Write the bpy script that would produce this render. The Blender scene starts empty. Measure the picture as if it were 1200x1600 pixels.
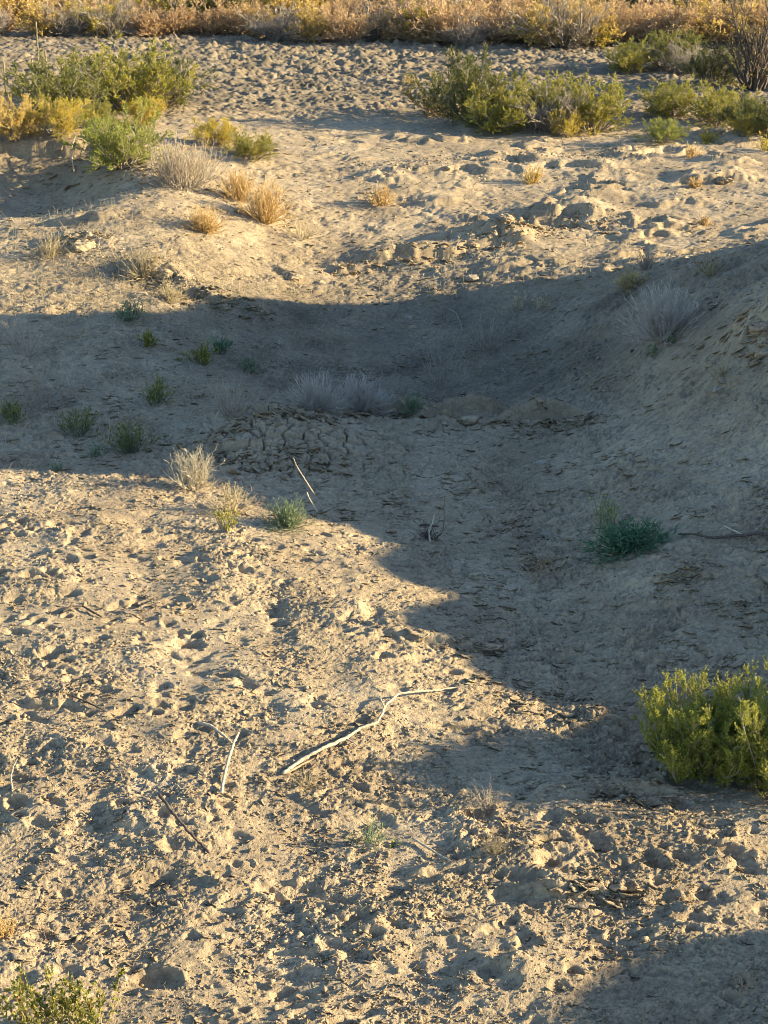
import bpy, math
import numpy as np
from mathutils import Vector

# ------------------------------------------------------------------ camera, light, exposure
C = bpy.context.scene.collection
F = 2311.0                       # focal length in photo pixels (photo 1200 x 1600)
PITCH = math.radians(24.0)
CAM = np.array([0.0, 0.0, 5.2])
ELEV = math.radians(16.0)
cam = bpy.data.cameras.new('camera'); cam.sensor_fit = 'VERTICAL'; cam.sensor_height = 36.0
cam.lens = 36.0 * F / 1600.0; cam.clip_end = 3000.0
camo = bpy.data.objects.new('camera', cam); C.objects.link(camo)
camo.location = tuple(CAM); camo.rotation_euler = (math.pi / 2 - PITCH, 0, 0)
bpy.context.scene.camera = camo
w = bpy.data.worlds.new('World'); bpy.context.scene.world = w; w.use_nodes = True
nt = w.node_tree; bg = nt.nodes['Background']
sky = nt.nodes.new('ShaderNodeTexSky'); sky.sky_type = 'NISHITA'; sky.sun_disc = False
sky.sun_elevation = ELEV; sky.sun_rotation = math.radians(90.0); sky.ozone_density = 2.6
sky.dust_density = 0.3
nt.links.new(sky.outputs[0], bg.inputs[0]); bg.inputs[1].default_value = 0.100
sun = bpy.data.lights.new('sun', 'SUN'); sun.energy = 5.0; sun.angle = math.radians(0.55); sun.color = (1.0, 0.81, 0.475)
suno = bpy.data.objects.new('sun', sun); C.objects.link(suno)
suno.rotation_euler = (0, math.pi / 2 - ELEV, 0); suno.location = (20, 10, 12)
vs = bpy.context.scene.view_settings
vs.view_transform = 'Standard'; vs.look = 'None'; vs.gamma = 1.0; vs.exposure = 1.80
bpy.context.scene.cycles.filter_width = 0.95
TE = math.tan(ELEV)
rng = np.random.default_rng(11)
f32 = np.float32

# ------------------------------------------------------------------ maths helpers
def pix_ray(px, py):
    a = (np.asarray(px, float) - 600.0) / F; b = (800.0 - np.asarray(py, float)) / F
    cp, sp = math.cos(PITCH), math.sin(PITCH)
    return np.stack([a + 0 * b, cp + b * sp + 0 * a, -sp + b * cp + 0 * a], -1)
def pix_at_h(px, py, h):
    d = pix_ray(px, py); t = (h - CAM[2]) / d[..., 2]
    return d[..., 0] * t, d[..., 1] * t
def sstep(a, b, x):
    t = np.clip((x - a) / (b - a), 0, 1); return t * t * (3 - 2 * t)
def _hash(ix, iy, seed):
    h = (ix.astype(np.uint32) * np.uint32(374761393)) ^ (iy.astype(np.uint32) * np.uint32(668265263)) ^ np.uint32((seed * 2246822519) & 0xffffffff)
    h = (h ^ (h >> np.uint32(13))) * np.uint32(1274126177)
    return h ^ (h >> np.uint32(16))
GT = np.stack([np.cos(np.arange(64) * math.pi / 32), np.sin(np.arange(64) * math.pi / 32)], 0).astype(f32)
def perlin(x, y, seed):
    x = x.astype(f32); y = y.astype(f32)
    fx = np.floor(x); fy = np.floor(y); ix = fx.astype(np.int32); iy = fy.astype(np.int32)
    x = x - fx; y = y - fy
    def g(ox, oy):
        k = (_hash(ix + ox, iy + oy, seed) & np.uint32(63)).astype(np.int32)
        return GT[0][k] * (x - ox) + GT[1][k] * (y - oy)
    u = x * x * x * (x * (x * 6 - 15) + 10); v = y * y * y * (y * (y * 6 - 15) + 10)
    a = g(0, 0); b = g(1, 0); c = g(0, 1); d = g(1, 1)
    a = a + (b - a) * u; c = c + (d - c) * u
    return (a + (c - a) * v) * f32(1.5)
def fbm(x, y, L, n, seed, gain=0.5):
    s = 0; A = 1.0; T = 0.0
    for i in range(n):
        s = s + A * perlin(x / L + 17.3 * i, y / L - 9.1 * i, seed + i); T += A; A *= gain; L *= 0.47
    return s / T
def worley(x, y, L, seed):
    x = (x / L).astype(f32); y = (y / L).astype(f32)
    ix = np.floor(x).astype(np.int32); iy = np.floor(y).astype(np.int32)
    d1 = np.full(x.shape, 9.0, f32); d2 = np.full(x.shape, 9.0, f32); cid = np.zeros(x.shape, f32)
    for ox in (-1, 0, 1):
        for oy in (-1, 0, 1):
            h = _hash(ix + ox, iy + oy, seed)
            px_ = ix + ox + (h & np.uint32(1023)).astype(f32) / 1023; py_ = iy + oy + ((h >> np.uint32(10)) & np.uint32(1023)).astype(f32) / 1023
            d = np.sqrt((px_ - x) ** 2 + (py_ - y) ** 2)
            near = d < d1
            cid = np.where(near, ((h >> np.uint32(20)) & np.uint32(1023)).astype(f32) / 1023, cid)
            d2 = np.where(near, d1, np.minimum(d2, d)); d1 = np.where(near, d, d1)
    return d1, d2, cid

class TPS:                       # thin plate spline over (X/Y, ln Y)
    def __init__(s, P, V, lam=1e-4):
        s.P = np.asarray(P, float); n = len(P)
        K = s.k(np.linalg.norm(s.P[:, None] - s.P[None], axis=2)) + lam * np.eye(n)
        Q = np.hstack([np.ones((n, 1)), s.P]); A = np.block([[K, Q], [Q.T, np.zeros((3, 3))]])
        s.w = np.linalg.solve(A, np.concatenate([V, np.zeros(3)])); s.n = n
    @staticmethod
    def k(r): return np.where(r > 1e-9, r * r * np.log(np.maximum(r, 1e-9)), 0.0)
    def __call__(s, a, b):
        o = s.w[s.n] + s.w[s.n + 1] * a + s.w[s.n + 2] * b
        for i in range(s.n): o = o + s.w[i] * s.k(np.sqrt((a - s.P[i, 0]) ** 2 + (b - s.P[i, 1]) ** 2))
        return o
GA = np.linspace(-0.42, 0.42, 130); GB = np.linspace(math.log(4.6), math.log(75), 260)
def coarse(T, lo, hi):
    A, B = np.meshgrid(GA, GB); return np.clip(T(A, B), lo, hi)
def bil(G, X, Y):
    Y = np.maximum(Y, 4.6)
    a = np.clip((X / Y - GA[0]) / (GA[1] - GA[0]), 0, len(GA) - 1.001); b = np.clip((np.log(Y) - GB[0]) / (GB[1] - GB[0]), 0, len(GB) - 1.001)
    i = a.astype(int); j = b.astype(int); u = a - i; v = b - j
    return (G[j, i] * (1 - u) + G[j, i + 1] * u) * (1 - v) + (G[j + 1, i] * (1 - u) + G[j + 1, i + 1] * u) * v

# ------------------------------------------------------------------ the lie of the land: surveyed points (photo x, photo y, height in m)
PTS = [(-150,0,.75),(300,0,.65),(700,0,.6),(1300,0,.65),(-100,60,.8),(300,60,.6),(700,62,.55),(1300,65,.6),(-60,90,.95),(60,95,.85),
 (-100,150,.85),(100,150,.7),(400,130,.5),(800,130,.48),(1250,130,.55),(0,205,.78),(150,210,.72),(300,200,.58),(600,200,.46),(900,200,.46),(1250,200,.5),
 (-50,236,.75),(60,234,.72),(150,240,.7),(60,292,.22),(-50,298,.22),(135,300,.3),(200,262,.66),(230,330,.46),(100,335,.2),(0,345,.2),(300,265,.55),(330,320,.4),(320,400,.1),(120,420,.1),(-60,430,.05),(150,470,0),(350,465,-.15),
 (450,240,.47),(450,330,.12),(450,420,-.22),(600,235,.44),(600,270,.38),(600,340,.02),(600,420,-.26),(800,232,.44),(800,262,.4),(800,310,.16),(800,380,-.02),(800,440,-.22),(1000,236,.44),(1000,262,.4),(1000,330,.14),(1000,395,-.08),(1250,245,.48),(1250,330,.2),(1200,372,.08),(1100,385,.0),
 (1300,408,1.12),(1200,425,.90),(1100,414,.68),(1020,432,.38),(950,455,.08),(500,490,-.42),(650,490,-.48),(800,490,-.36),(250,515,-.15),(-60,520,-.02),(650,560,-.62),(500,565,-.55),(800,570,-.5),(900,540,-.22),(650,628,-.56),(800,635,-.48),(400,600,-.35),(200,590,-.15),(-60,600,-.05),
 (650,652,-.36),(760,656,-.33),(860,660,-.3),(450,640,-.14),(400,680,-.02),(480,690,-.02),(560,690,-.16),(300,700,-.1),(150,715,-.12),(-60,725,-.02),
 (1300,470,1.2),(1200,470,.98),(1200,530,.86),(1100,500,.62),(1000,520,.26),(1300,600,.88),(1200,600,.68),(1100,600,.42),(1000,600,.08),(1300,720,.58),(1200,700,.46),(1050,700,.2),(950,720,.0),(1300,830,.42),(1200,800,.33),(1060,800,.16),(950,800,.02),(850,790,-.16),(700,770,-.14),(560,780,-.1),
 (850,870,-.16),(960,880,.06),(1060,890,.15),(1250,910,.18),(1060,1000,.02),(900,960,-.1),(830,1050,-.1),(1250,1060,.06),(1250,1160,0),(700,870,-.1),
 (-60,800,.08),(200,800,.08),(400,830,.04),(560,880,.02),(-60,1000,.1),(300,1000,.08),(560,1000,.06),(700,1010,-.02),(-60,1200,.05),(300,1200,.09),(600,1190,0),(800,1180,-.08),(1000,1190,-.1),(1000,1262,0),(800,1300,.02),(1250,1270,.02),
 (-60,1400,0),(280,1290,.07),(400,1400,0),(800,1400,0),(1250,1400,.03),(-60,1600,0),(600,1600,0),(1250,1600,.06),(600,1850,0),(-60,1850,0),(1250,1850,.05)]
P = []; V = []
for px, py, h in PTS:
    X, Y = pix_at_h(px, py, h); P.append((X / Y, math.log(Y))); V.append(h)
GH = coarse(TPS(P, V), -0.75, 1.9)
# how trampled the soil is (1 = churned, 0 = smooth flaky silt), and how much dark litter lies on it
RG = [(-60,20,.6),(600,20,.6),(1250,20,.6),(-60,100,.7),(400,110,1),(800,120,.9),(1250,120,.6),(400,200,.6),(800,210,.6),(60,260,.45),(250,330,.35),(100,400,.45),(500,300,.3),(500,380,.12),(640,400,.25),(800,330,.2),(1000,300,.35),(1000,360,.25),(1250,300,.35),(350,450,.5),(100,480,.3),
 (650,520,.12),(200,600,.15),(-60,600,.15),(450,680,.1),(800,620,.1),(1000,550,.08),(1250,500,.12),(1250,700,.15),(800,750,.1),(600,760,.12),(150,710,.2),(1000,800,.12),(1200,900,.15),(850,900,.1),(850,1050,.1),(1200,1080,.12),
 (-60,760,.75),(300,790,.7),(480,850,.8),(-60,900,1),(350,950,.95),(560,950,.6),(-60,1100,1),(350,1100,.9),(650,1050,.5),(800,1120,.5),(900,1190,.2),(1100,1200,.2),(350,1250,.85),(100,1380,.55),(-60,1250,.9),(650,1250,.8),(1050,1280,.9),(750,1340,.95),(1100,1420,.85),(350,1400,.75),(150,1480,.5),(300,1560,.8),(600,1550,.9),(1100,1540,.35),(1250,1600,.6),(600,1800,.8)]
P = []; V = []
for px, py, v in RG:
    X, Y = pix_at_h(px, py, 0); P.append((X / Y, math.log(Y))); V.append(v)
GR = coarse(TPS(P, V), 0.05, 1.0)

def ray_macro(px, py):
    d = pix_ray(px, py); t = np.linspace(3, 90, 6000)
    p = CAM[None] + d[None] * t[:, None]; h = bil(GH, p[:, 0], p[:, 1]); k = np.argmax(p[:, 2] < h); return p[k]
# unseen bank added east of the picture, crest shaped to throw the big shadow
X0 = 8.6
EDGE = [(1260,1700),(830,1640),(860,1572),(925,1525),(985,1480),(1150,1456),(1290,1440),(1330,1420),(1330,1250),(1120,1236),(660,1224),(615,1198),(650,1174),(870,1155),(905,1114),(745,1066),(690,1014),(605,985),(590,965),(620,950),(700,934),(690,920),(600,898),(570,878),(585,862),(605,852),(580,838),(500,815),(410,795),(330,762),(200,748),(0,738),(-120,720),(-200,600),(-90,497),(60,490),(240,486),(430,468),(640,468)]
hy = []; hh = []
for px, py in EDGE:
    p = ray_macro(px, py); hy.append(p[1]); hh.append(p[2] + (X0 - p[0]) * TE)
o_ = np.argsort(hy); hy = np.array(hy)[o_]; hh = np.array(hh)[o_]
hy = np.concatenate([[-6, 3.5], hy, [hy[-1] + .5, hy[-1] + 3]]); hh = np.concatenate([[.5, 1.2], hh, [.75, .55]])
def macro(X, Y):
    z = bil(GH, X, Y)
    z = z + (0.6 - z) * sstep(60, 80, Y)
    H = np.interp(Y, hy, hh) + sstep(13, 16, Y) * .22 * fbm(Y + 3.3, 0 * Y + 1.7, .9, 4, 211, .6); xr = 0.30 * np.maximum(Y, 4) + 0.45
    xr = np.minimum(xr, X0 - 2.2)
    near = 1 - sstep(20.5, 25, Y)
    t = np.clip((X - xr) / (X0 - xr), 0, 1)
    zr = bil(GH, xr + 0 * X, Y)
    ramp = zr + (H - zr) * t ** 1.25
    out = np.where(X > xr, ramp, z)
    down = sstep(X0 + 1.2, X0 + 9, X); out = np.where(X > X0, H + (0.6 - H) * down, out)
    z = z + (out - z) * near
    # far left the plain just runs on
    return z

# ------------------------------------------------------------------ ground sheet
DS = 0.00095
rowb = np.arange(math.log(5.0), math.log(66.0), DS)
rowY = np.exp(rowb)
nearY = np.concatenate([np.linspace(-8, 4.2, 40), np.linspace(4.3, 5.0, 60)[:-1]])
farY = 66.0 * np.exp(np.linspace(0, math.log(1500 / 66.0), 70))[1:]
YR = np.concatenate([nearY, rowY, farY])
ua = np.arange(-0.365, 0.3655, DS)
uo = 0.365 + (np.exp(np.linspace(0, 4.2, 130)) - 1) * 0.055
UA = np.concatenate([-uo[1:][::-1], ua, uo[1:]])
NR, NC = len(YR), len(UA)
WR = np.maximum(YR, 4.0)
X = (UA[None, :] * WR[:, None]).astype(np.float64); Y = np.repeat(YR[:, None], NC, 1)
SP = (DS * WR)[:, None] * np.ones((1, NC))
SP = np.where(np.abs(UA)[None, :] > 0.37, SP * 12, SP)
Z = macro(X, Y)
R = bil(GR, X, Y); R = R + (0.5 - R) * sstep(0.36, 0.5, np.abs(UA))[None, :]
def octv(L): return sstep(1.6, 3.2, L / SP)            # fade detail the sheet cannot carry
xw = X + 0.06 * perlin(X / .5, Y / .5, 90) + .02 * perlin(X / .12, Y / .12, 91); yw = Y + 0.06 * perlin(X / .5, Y / .5, 92) + .02 * perlin(X / .12, Y / .12, 93)
D = 0.05 * fbm(X, Y, 1.6, 3, 1) * octv(0.5)
XT, YT = xw, yw; xw = XT / 1.45
slope_zone = sstep(19, 22, Y) * (1 - sstep(27, 30, Y))  # the sunlit banks behind the hollow
farz = sstep(26, 31, Y)
patch = 0.2 + 1.2 * sstep(-.3, .4, fbm(X, Y, .9, 3, 51))
n1 = perlin(xw / .34, yw / .26, 5); n2 = perlin(xw / .15, yw / .11, 6); n3 = perlin(xw / .068, yw / .052, 7); n4 = perlin(xw / .03, yw / .026, 8); n5 = perlin(xw / .0155, yw / .014, 9)
Rn = R * patch * .84 * (1 - .35 * slope_zone)
n2s = perlin(xw / .23, yw / .12, 16); n3s = perlin(xw / .10, yw / .052, 17)
crumbly = sstep(-.15, .35, fbm(xw, yw, .45, 3, 53)) * .85 + .15
D += R * 0.024 * n1 * octv(.3) + R * .055 * fbm(X, Y * 1.1, .75, 2, 241)
D += Rn * 0.011 * n2s * octv(.13) + Rn * .007 * (.28 - np.abs(n2)) * octv(.13)
D += Rn * 0.0075 * n3s * octv(.06) + Rn * .006 * (.28 - np.abs(n3)) * octv(.06)
D += (0.12 + Rn * crumbly) * 0.0065 * n4 * octv(.028)
D += (0.12 + Rn * crumbly) * 0.0048 * n5 * octv(.0145)
# lumps of churned soil standing proud
def lumps(L, thr, seed, pw=.5):
    d1, d2, cid = worley(xw + .15 * L * n4, yw * 1.3 + .15 * L * n5, L, seed)
    return np.clip(1 - d1 / .55, 0, 1) ** pw * (cid > thr) * (cid * 1.6 - .6)
D += Rn * .019 * lumps(.13, .82, 31) * octv(.09)
D += Rn * crumbly * .010 * lumps(.06, .7, 34) * octv(.055)
D += (Rn * crumbly + .04) * .008 * lumps(.03, .6, 32) * octv(.03)
# broken crust plates: raised ragged edges with a sharp drop
qc = fbm(xw, yw * 1.5, .3, 4, 36, .62); tq = qc * 5; fr = tq - np.floor(tq)
D += Rn * .013 * sstep(0, .10, fr) * (1 - fr) * octv(.05)
d1, d2, cid = worley(xw + .05 * n2, yw + .05 * n3, .21, 33)
D += farz * R * .06 * np.clip(1 - d1 / .6, 0, 1) * (cid > .75) * (.4 + cid) * octv(.17) + farz * R * (.5 + patch) * (.125 * fbm(xw, yw * .8, .24, 3, 39, .85) + .05 * fbm(xw, yw, 1.1, 3, 391) * octv(.2) + .02 * lumps(.3, .75, 44))
q2 = fbm(xw + .01 * n4, yw * 1.7, .13, 4, 136, .66) * 4.5; f2 = q2 - np.floor(q2)
D += Rn * (.4 + .6 * crumbly) * .0105 * sstep(0, .12, f2) * (1 - f2) * octv(.028)
q2 = fbm(xw - .3 * yw, yw * 1.5, .24, 4, 137, .6) * 4; f2 = q2 - np.floor(q2)
D += Rn * .015 * sstep(0, .10, f2) * (1 - f2) ** 2 * octv(.04)
# silt flakes and little scarps on the smooth ground
S = 1 - R
th = np.radians(14); xa = X * math.cos(th) + Y * math.sin(th); ya = -X * math.sin(th) + Y * math.cos(th)
q = fbm(xa + .03 * n2, ya * 1.6 + .03 * n3, .5, 4, 60, .6)
def terr(q, k): t = q * k; fl = np.floor(t); fr = t - fl; return (fl + sstep(0.0, 0.16, fr) - fr)
tz = terr(q, 9.0); tz2 = terr(fbm(xa + .02 * n3, ya * 1.6, .2, 3, 66, .65), 7.0)
gate = sstep(-.2, .35, fbm(X, Y, .9, 2, 71))
D += S * (0.018 * tz * gate + .006 * tz2 * (1.15 - gate)) * octv(.09)
def cracks(L, ex, wd, seed, th_=.25):
    c_, s_ = math.cos(th_), math.sin(th_); xr_ = X * c_ + Y * s_ + .04 * n2; yr_ = -X * s_ + Y * c_ + .03 * n3
    k = fbm(xr_, yr_ * ex, L, 3, seed, .55); g_ = sstep(.05, .3, fbm(xr_, yr_, L * 1.1, 2, seed + 9)); return np.exp(-(k / wd) ** 2) * g_
D -= S * (.035 * cracks(.42, 2.2, .035, 140, .1) + .014 * cracks(.2, 2.4, .05, 150, -.1)) * octv(.12)
D += S * .012 * lumps(.07, .8, 37) * octv(.05) + S * .012 * lumps(.16, .93, 38) + S * .003 * lumps(.035, .65, 39) * octv(.03)
D += S * .0025 * perlin(xa / .10, ya / .08, 75) * octv(.06) + S * .0022 * perlin(xa / .035, ya / .026, 76) * octv(.03)
fq = q * 9; fq = fq - np.floor(fq); D -= S * .022 * np.exp(-(fq / .06) ** 2) * gate * octv(.09)
fq = fbm(xa, ya * 1.9, .26, 4, 166, .6) * 6; fq = fq - np.floor(fq); g2 = sstep(-.1, .3, fbm(X, Y, .6, 2, 167)); D += S * g2 * (.010 * (1 - fq) - .018 * np.exp(-(fq / .06) ** 2)) * octv(.06)
# rills and crumbling ledges on the banks
D *= 1 - .42 * slope_zone * sstep(-2.5, 0, X) - .25 * slope_zone * (1 - sstep(-2.5, 0, X))
rl = fbm(X * .8 + .25 * n1, Y * .8, .9, 4, 80, .5)
D += slope_zone * (0.05 * (0.25 - np.abs(rl)) + .018 * fbm(xw, yw, .5, 3, 84, .6))
q3 = fbm(X * .5 + .15 * n1, Y * 1.1 + .1 * n1, 1.3, 3, 86, .42)
t3 = q3 * 3.2; fr3 = t3 - np.floor(t3)
D += slope_zone * .13 * (sstep(0, .07, fr3) * (1 - fr3) ** 1.5) * sstep(-.1, .3, fbm(X, Y, 1.5, 2, 186)) * sstep(-1.5, 1.0, X) 

def gauss_at(px, py, rx, ry, rot=0.0):
    p = ray_macro(px, py); dx = X - p[0]; dy = Y - p[1]; c, s = math.cos(rot), math.sin(rot)
    return np.exp(-(((dx * c + dy * s) / rx) ** 2 + ((-dx * s + dy * c) / ry) ** 2))
# the cracked clay hump
crk = np.clip(gauss_at(450, 690, .85, .8) * 1.7, 0, 1); HUMP = .13 * gauss_at(450, 672, .8, .55)
sel = crk > .02
c1, c2, cc = worley(X[sel] + .035 * n2[sel] + .02 * n3[sel], Y[sel] * 1.05 + .035 * n1[sel], .19, 41)
e1 = c2 - c1; c1, c2, _ = worley(X[sel], Y[sel] * .9, .09, 42); e2 = c2 - c1
D[sel] *= 1 - .6 * crk[sel]
D[sel] += crk[sel] * (-.090 * np.exp(-(e1 / .085) ** 2) * (.35 + sstep(-.3, .3, n1[sel])) - .018 * np.exp(-(e2 / .12) ** 2) + .035 * (cc - .5) * (.4 + crk[sel]))
D += HUMP
eb = np.clip(gauss_at(330, 478, 2.2, .45) + .8 * gauss_at(700, 455, 2.5, .5, .1) + .8 * gauss_at(200, 742, 2.0, .35), 0, 1)
D += eb * (.085 * fbm(X, Y * 1.2, .42, 4, 231, .65) + .04 * lumps(.3, .6, 232))
# curling silt lip along the near rim of the hollow
for (px, py, rx, ry, a, rt) in [(735,656,.26,.08,.13,0),(835,662,.3,.07,.12,.1),(615,647,.45,.08,.09,0),(915,657,.2,.06,.08,0),(700,668,1.1,.16,.08,.03),
        (130,378,.30,.2,.12,0),(250,430,.35,.2,.08,0),(640,405,.5,.12,.10,.2),(880,335,.5,.12,.16,.1),(780,375,.55,.14,.12,.25),(950,350,.5,.1,.10,0),
        (1190,505,.35,.25,.12,0),(430,950,.10,.3,-.08,.1),(585,960,.08,.16,-.05,0),(320,1190,.14,.1,-.05,0),(440,1540,.2,.16,-.07,0),(560,1570,.16,.12,-.06,0),(700,1335,.16,.1,-.05,0),(1000,1425,.2,.1,-.05,0),(120,1440,.15,.1,-.04,0),(150,1290,.12,.18,-.06,.4),(240,1370,.25,.14,-.07,.2),
        (290,1340,.3,.06,.03,-.1),(620,1380,.1,.14,-.05,0),(680,1500,.22,.2,-.05,0),(210,1280,.2,.1,.035,.6),(330,1270,.25,.12,.04,-.4),(820,1520,.2,.14,.04,.2),(1000,1240,.2,.06,.04,0),(860,1400,.12,.04,.035,0),
        (420,1110,.16,.12,-.04,0),(670,1225,.25,.08,-.03,0),(1040,1395,.07,.08,-.03,0),(580,1450,.18,.1,.035,0)]:
    g = gauss_at(px, py, rx, ry, rt); D += a * g * (0.75 + .5 * np.clip(n2 + .8 * n3, -1, 1))
def ledge(px, py, rx, ry, h, rot=0.0):
    p = ray_macro(px, py); dx = X - p[0]; dy = Y - p[1]; c, s_ = math.cos(rot), math.sin(rot); u = dx * c + dy * s_; v = -dx * s_ + dy * c
    v = v + .7 * ry * n1 + .45 * ry * fbm(X, Y, .3, 2, 251) + .06 * ry * n3 + .1 * ry * (u / rx) ** 2
    return h * np.exp(-(u / rx) ** 4) * np.exp(-(np.maximum(v, 0) / (ry * 2.2)) ** 2) * sstep(-.045, .02, v)
for a_ in [(880,345,.75,.3,.17,.12),(780,380,.6,.25,.12,.25),(640,408,.8,.3,.13,.2),(720,378,.5,.2,.09,.1),(950,352,.5,.25,.10,-.1),(1010,372,.5,.25,.09,.1),(560,425,.5,.2,.09,.1),(700,268,.9,.25,.09,0),(900,262,.8,.25,.09,0),(1120,285,.7,.3,.13,.1),(600,285,.5,.2,.08,0),
        (1060,320,.5,.2,.08,.1),(230,432,.5,.25,.14,-.3),(330,470,.6,.25,.10,-.1),(470,437,.4,.2,.09,0),(130,345,.5,.2,.09,0),(60,240,1.0,.3,.22,.05),
        (720,657,.55,.16,.17,0),(850,663,.42,.14,.15,.05),(620,650,.4,.14,.08,0),(400,655,.5,.2,.08,.1),(500,648,.4,.2,.07,0),(360,705,.35,.16,.08,.3),(1190,520,.3,.2,.14,.2),(1120,615,.3,.1,.06,.1),(690,1005,.3,.08,.05,0),(830,880,.2,.08,.04,0),(1060,905,.35,.08,.05,0),(960,1245,.5,.1,.05,0),(930,1395,.4,.08,.05,0),(560,960,.2,.2,.03,1.2)]:
    D += ledge(*a_)
# hoof prints
def stamp(x, y, r, d, el, rot):
    j0, j1 = np.searchsorted(YR, [y - 3 * r, y + 3 * r]); wv = max(y, 4.0); i0, i1 = np.searchsorted(UA, [(x - 3 * r) / wv, (x + 3 * r) / wv])
    if j1 <= j0 or i1 <= i0: return
    sl = (slice(j0, j1), slice(i0, i1)); dx = X[sl] - x; dy = Y[sl] - y; c, s = math.cos(rot), math.sin(rot)
    rr = np.sqrt(((dx * c + dy * s) / (r * el)) ** 2 + ((-dx * s + dy * c) / r) ** 2) + .4 * n3[sl] + .4 * n2[sl]
    m = np.exp(-np.clip(rr, 0, 3) ** 4)
    D[sl] = D[sl] * (1 - .5 * m) - d * m + .22 * d * np.exp(-((rr - 1.35) / .32) ** 2) * (.5 + np.clip(2 * n2[sl], -.5, 1))
n = 0
while n < 900:
    y = 5.0 * (15.5 / 5.0) ** rng.random(); x = (rng.random() * 2 - 1) * .36 * y
    rv = float(bil(GR, np.array([x]), np.array([y]))[0])
    if rng.random() > (rv - .15) * 1.3: n += .4; continue
    stamp(x, y, rng.uniform(.022, .055), rng.uniform(.012, .030), rng.uniform(1.2, 2.1), rng.uniform(-.5, .5)); n += 1
for (px, py, r, d) in [(290,1010,.06,.05),(85,1025,.06,.05),(200,945,.07,.04),(455,1645,.06,.05),(235,1525,.08,.06),(745,1272,.06,.05),(865,1320,.06,.04),(1095,1410,.07,.05),(730,1140,.06,.04),(780,1045,.05,.03),(470,1390,.09,.05),(460,1650,.07,.05)]:
    p = ray_macro(px, py); stamp(p[0], p[1], r * .9, d, 1.8, .15)
D *= 1 - .7 * sstep(4.8, 6.5, X) * (1 - sstep(21, 24, Y))
Z = Z + D * (1 - sstep(70, 120, Y)) 
XG = X + (.25 + R) * .010 * perlin(xw / .05, yw / .05, 95) * octv(.045); YG = Y + (.25 + R) * .010 * perlin(xw / .05, yw / .05, 96) * octv(.045)

def new_mesh(name, co, faces_flat, sizes, mats=None, attrs=None, smooth=True, matidx=None):
    me = bpy.data.meshes.new(name); nv = len(co)
    me.vertices.add(nv); me.vertices.foreach_set('co', np.ascontiguousarray(co, dtype=f32).ravel())
    me.loops.add(len(faces_flat)); me.loops.foreach_set('vertex_index', np.ascontiguousarray(faces_flat, dtype=np.int32))
    if np.isscalar(sizes): ns = len(faces_flat) // sizes; st = np.arange(ns, dtype=np.int32) * sizes
    else: st = np.concatenate([[0], np.cumsum(sizes)[:-1]]).astype(np.int32); ns = len(sizes)
    me.polygons.add(ns); me.polygons.foreach_set('loop_start', st)
    if smooth: me.polygons.foreach_set('use_smooth', np.ones(ns, bool))
    for k, v in (attrs or {}).items():
        a = me.attributes.new(k, 'FLOAT', 'POINT'); a.data.foreach_set('value', np.ascontiguousarray(v, dtype=f32).ravel())
    me.update(calc_edges=True)
    for m in (mats or []): me.materials.append(m)
    return me

# ------------------------------------------------------------------ materials
def mat(name):
    m = bpy.data.materials.new(name); m.use_nodes = True; t = m.node_tree; t.nodes.clear()
    out = t.nodes.new('ShaderNodeOutputMaterial'); return m, t, out
def nd(t, kind, **kw):
    n_ = t.nodes.new(kind)
    for k, v in kw.items():
        if k.startswith('i_'): n_.inputs[k[2:].replace('_', ' ')].default_value = v
        else: setattr(n_, k, v)
    return n_
def ramp(t, src, stops):
    r = t.nodes.new('ShaderNodeValToRGB'); e = r.color_ramp.elements
    while len(e) < len(stops): e.new(0.5)
    for k, (p_, c_) in enumerate(stops): e[k].position = p_; e[k].color = (*c_, 1)
    t.links.new(src, r.inputs[0]); return r.outputs[0]
def mixc(t, fac, a, b, blend='MIX'):
    m_ = t.nodes.new('ShaderNodeMix'); m_.data_type = 'RGBA'; m_.blend_type = blend
    for s_, v in ((m_.inputs[0], fac), (m_.inputs[6], a), (m_.inputs[7], b)):
        if hasattr(v, 'default_value'): t.links.new(v, s_)
        elif isinstance(v, tuple): s_.default_value = (*v, 1)
        else: s_.default_value = v
    return m_.outputs[2]
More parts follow.
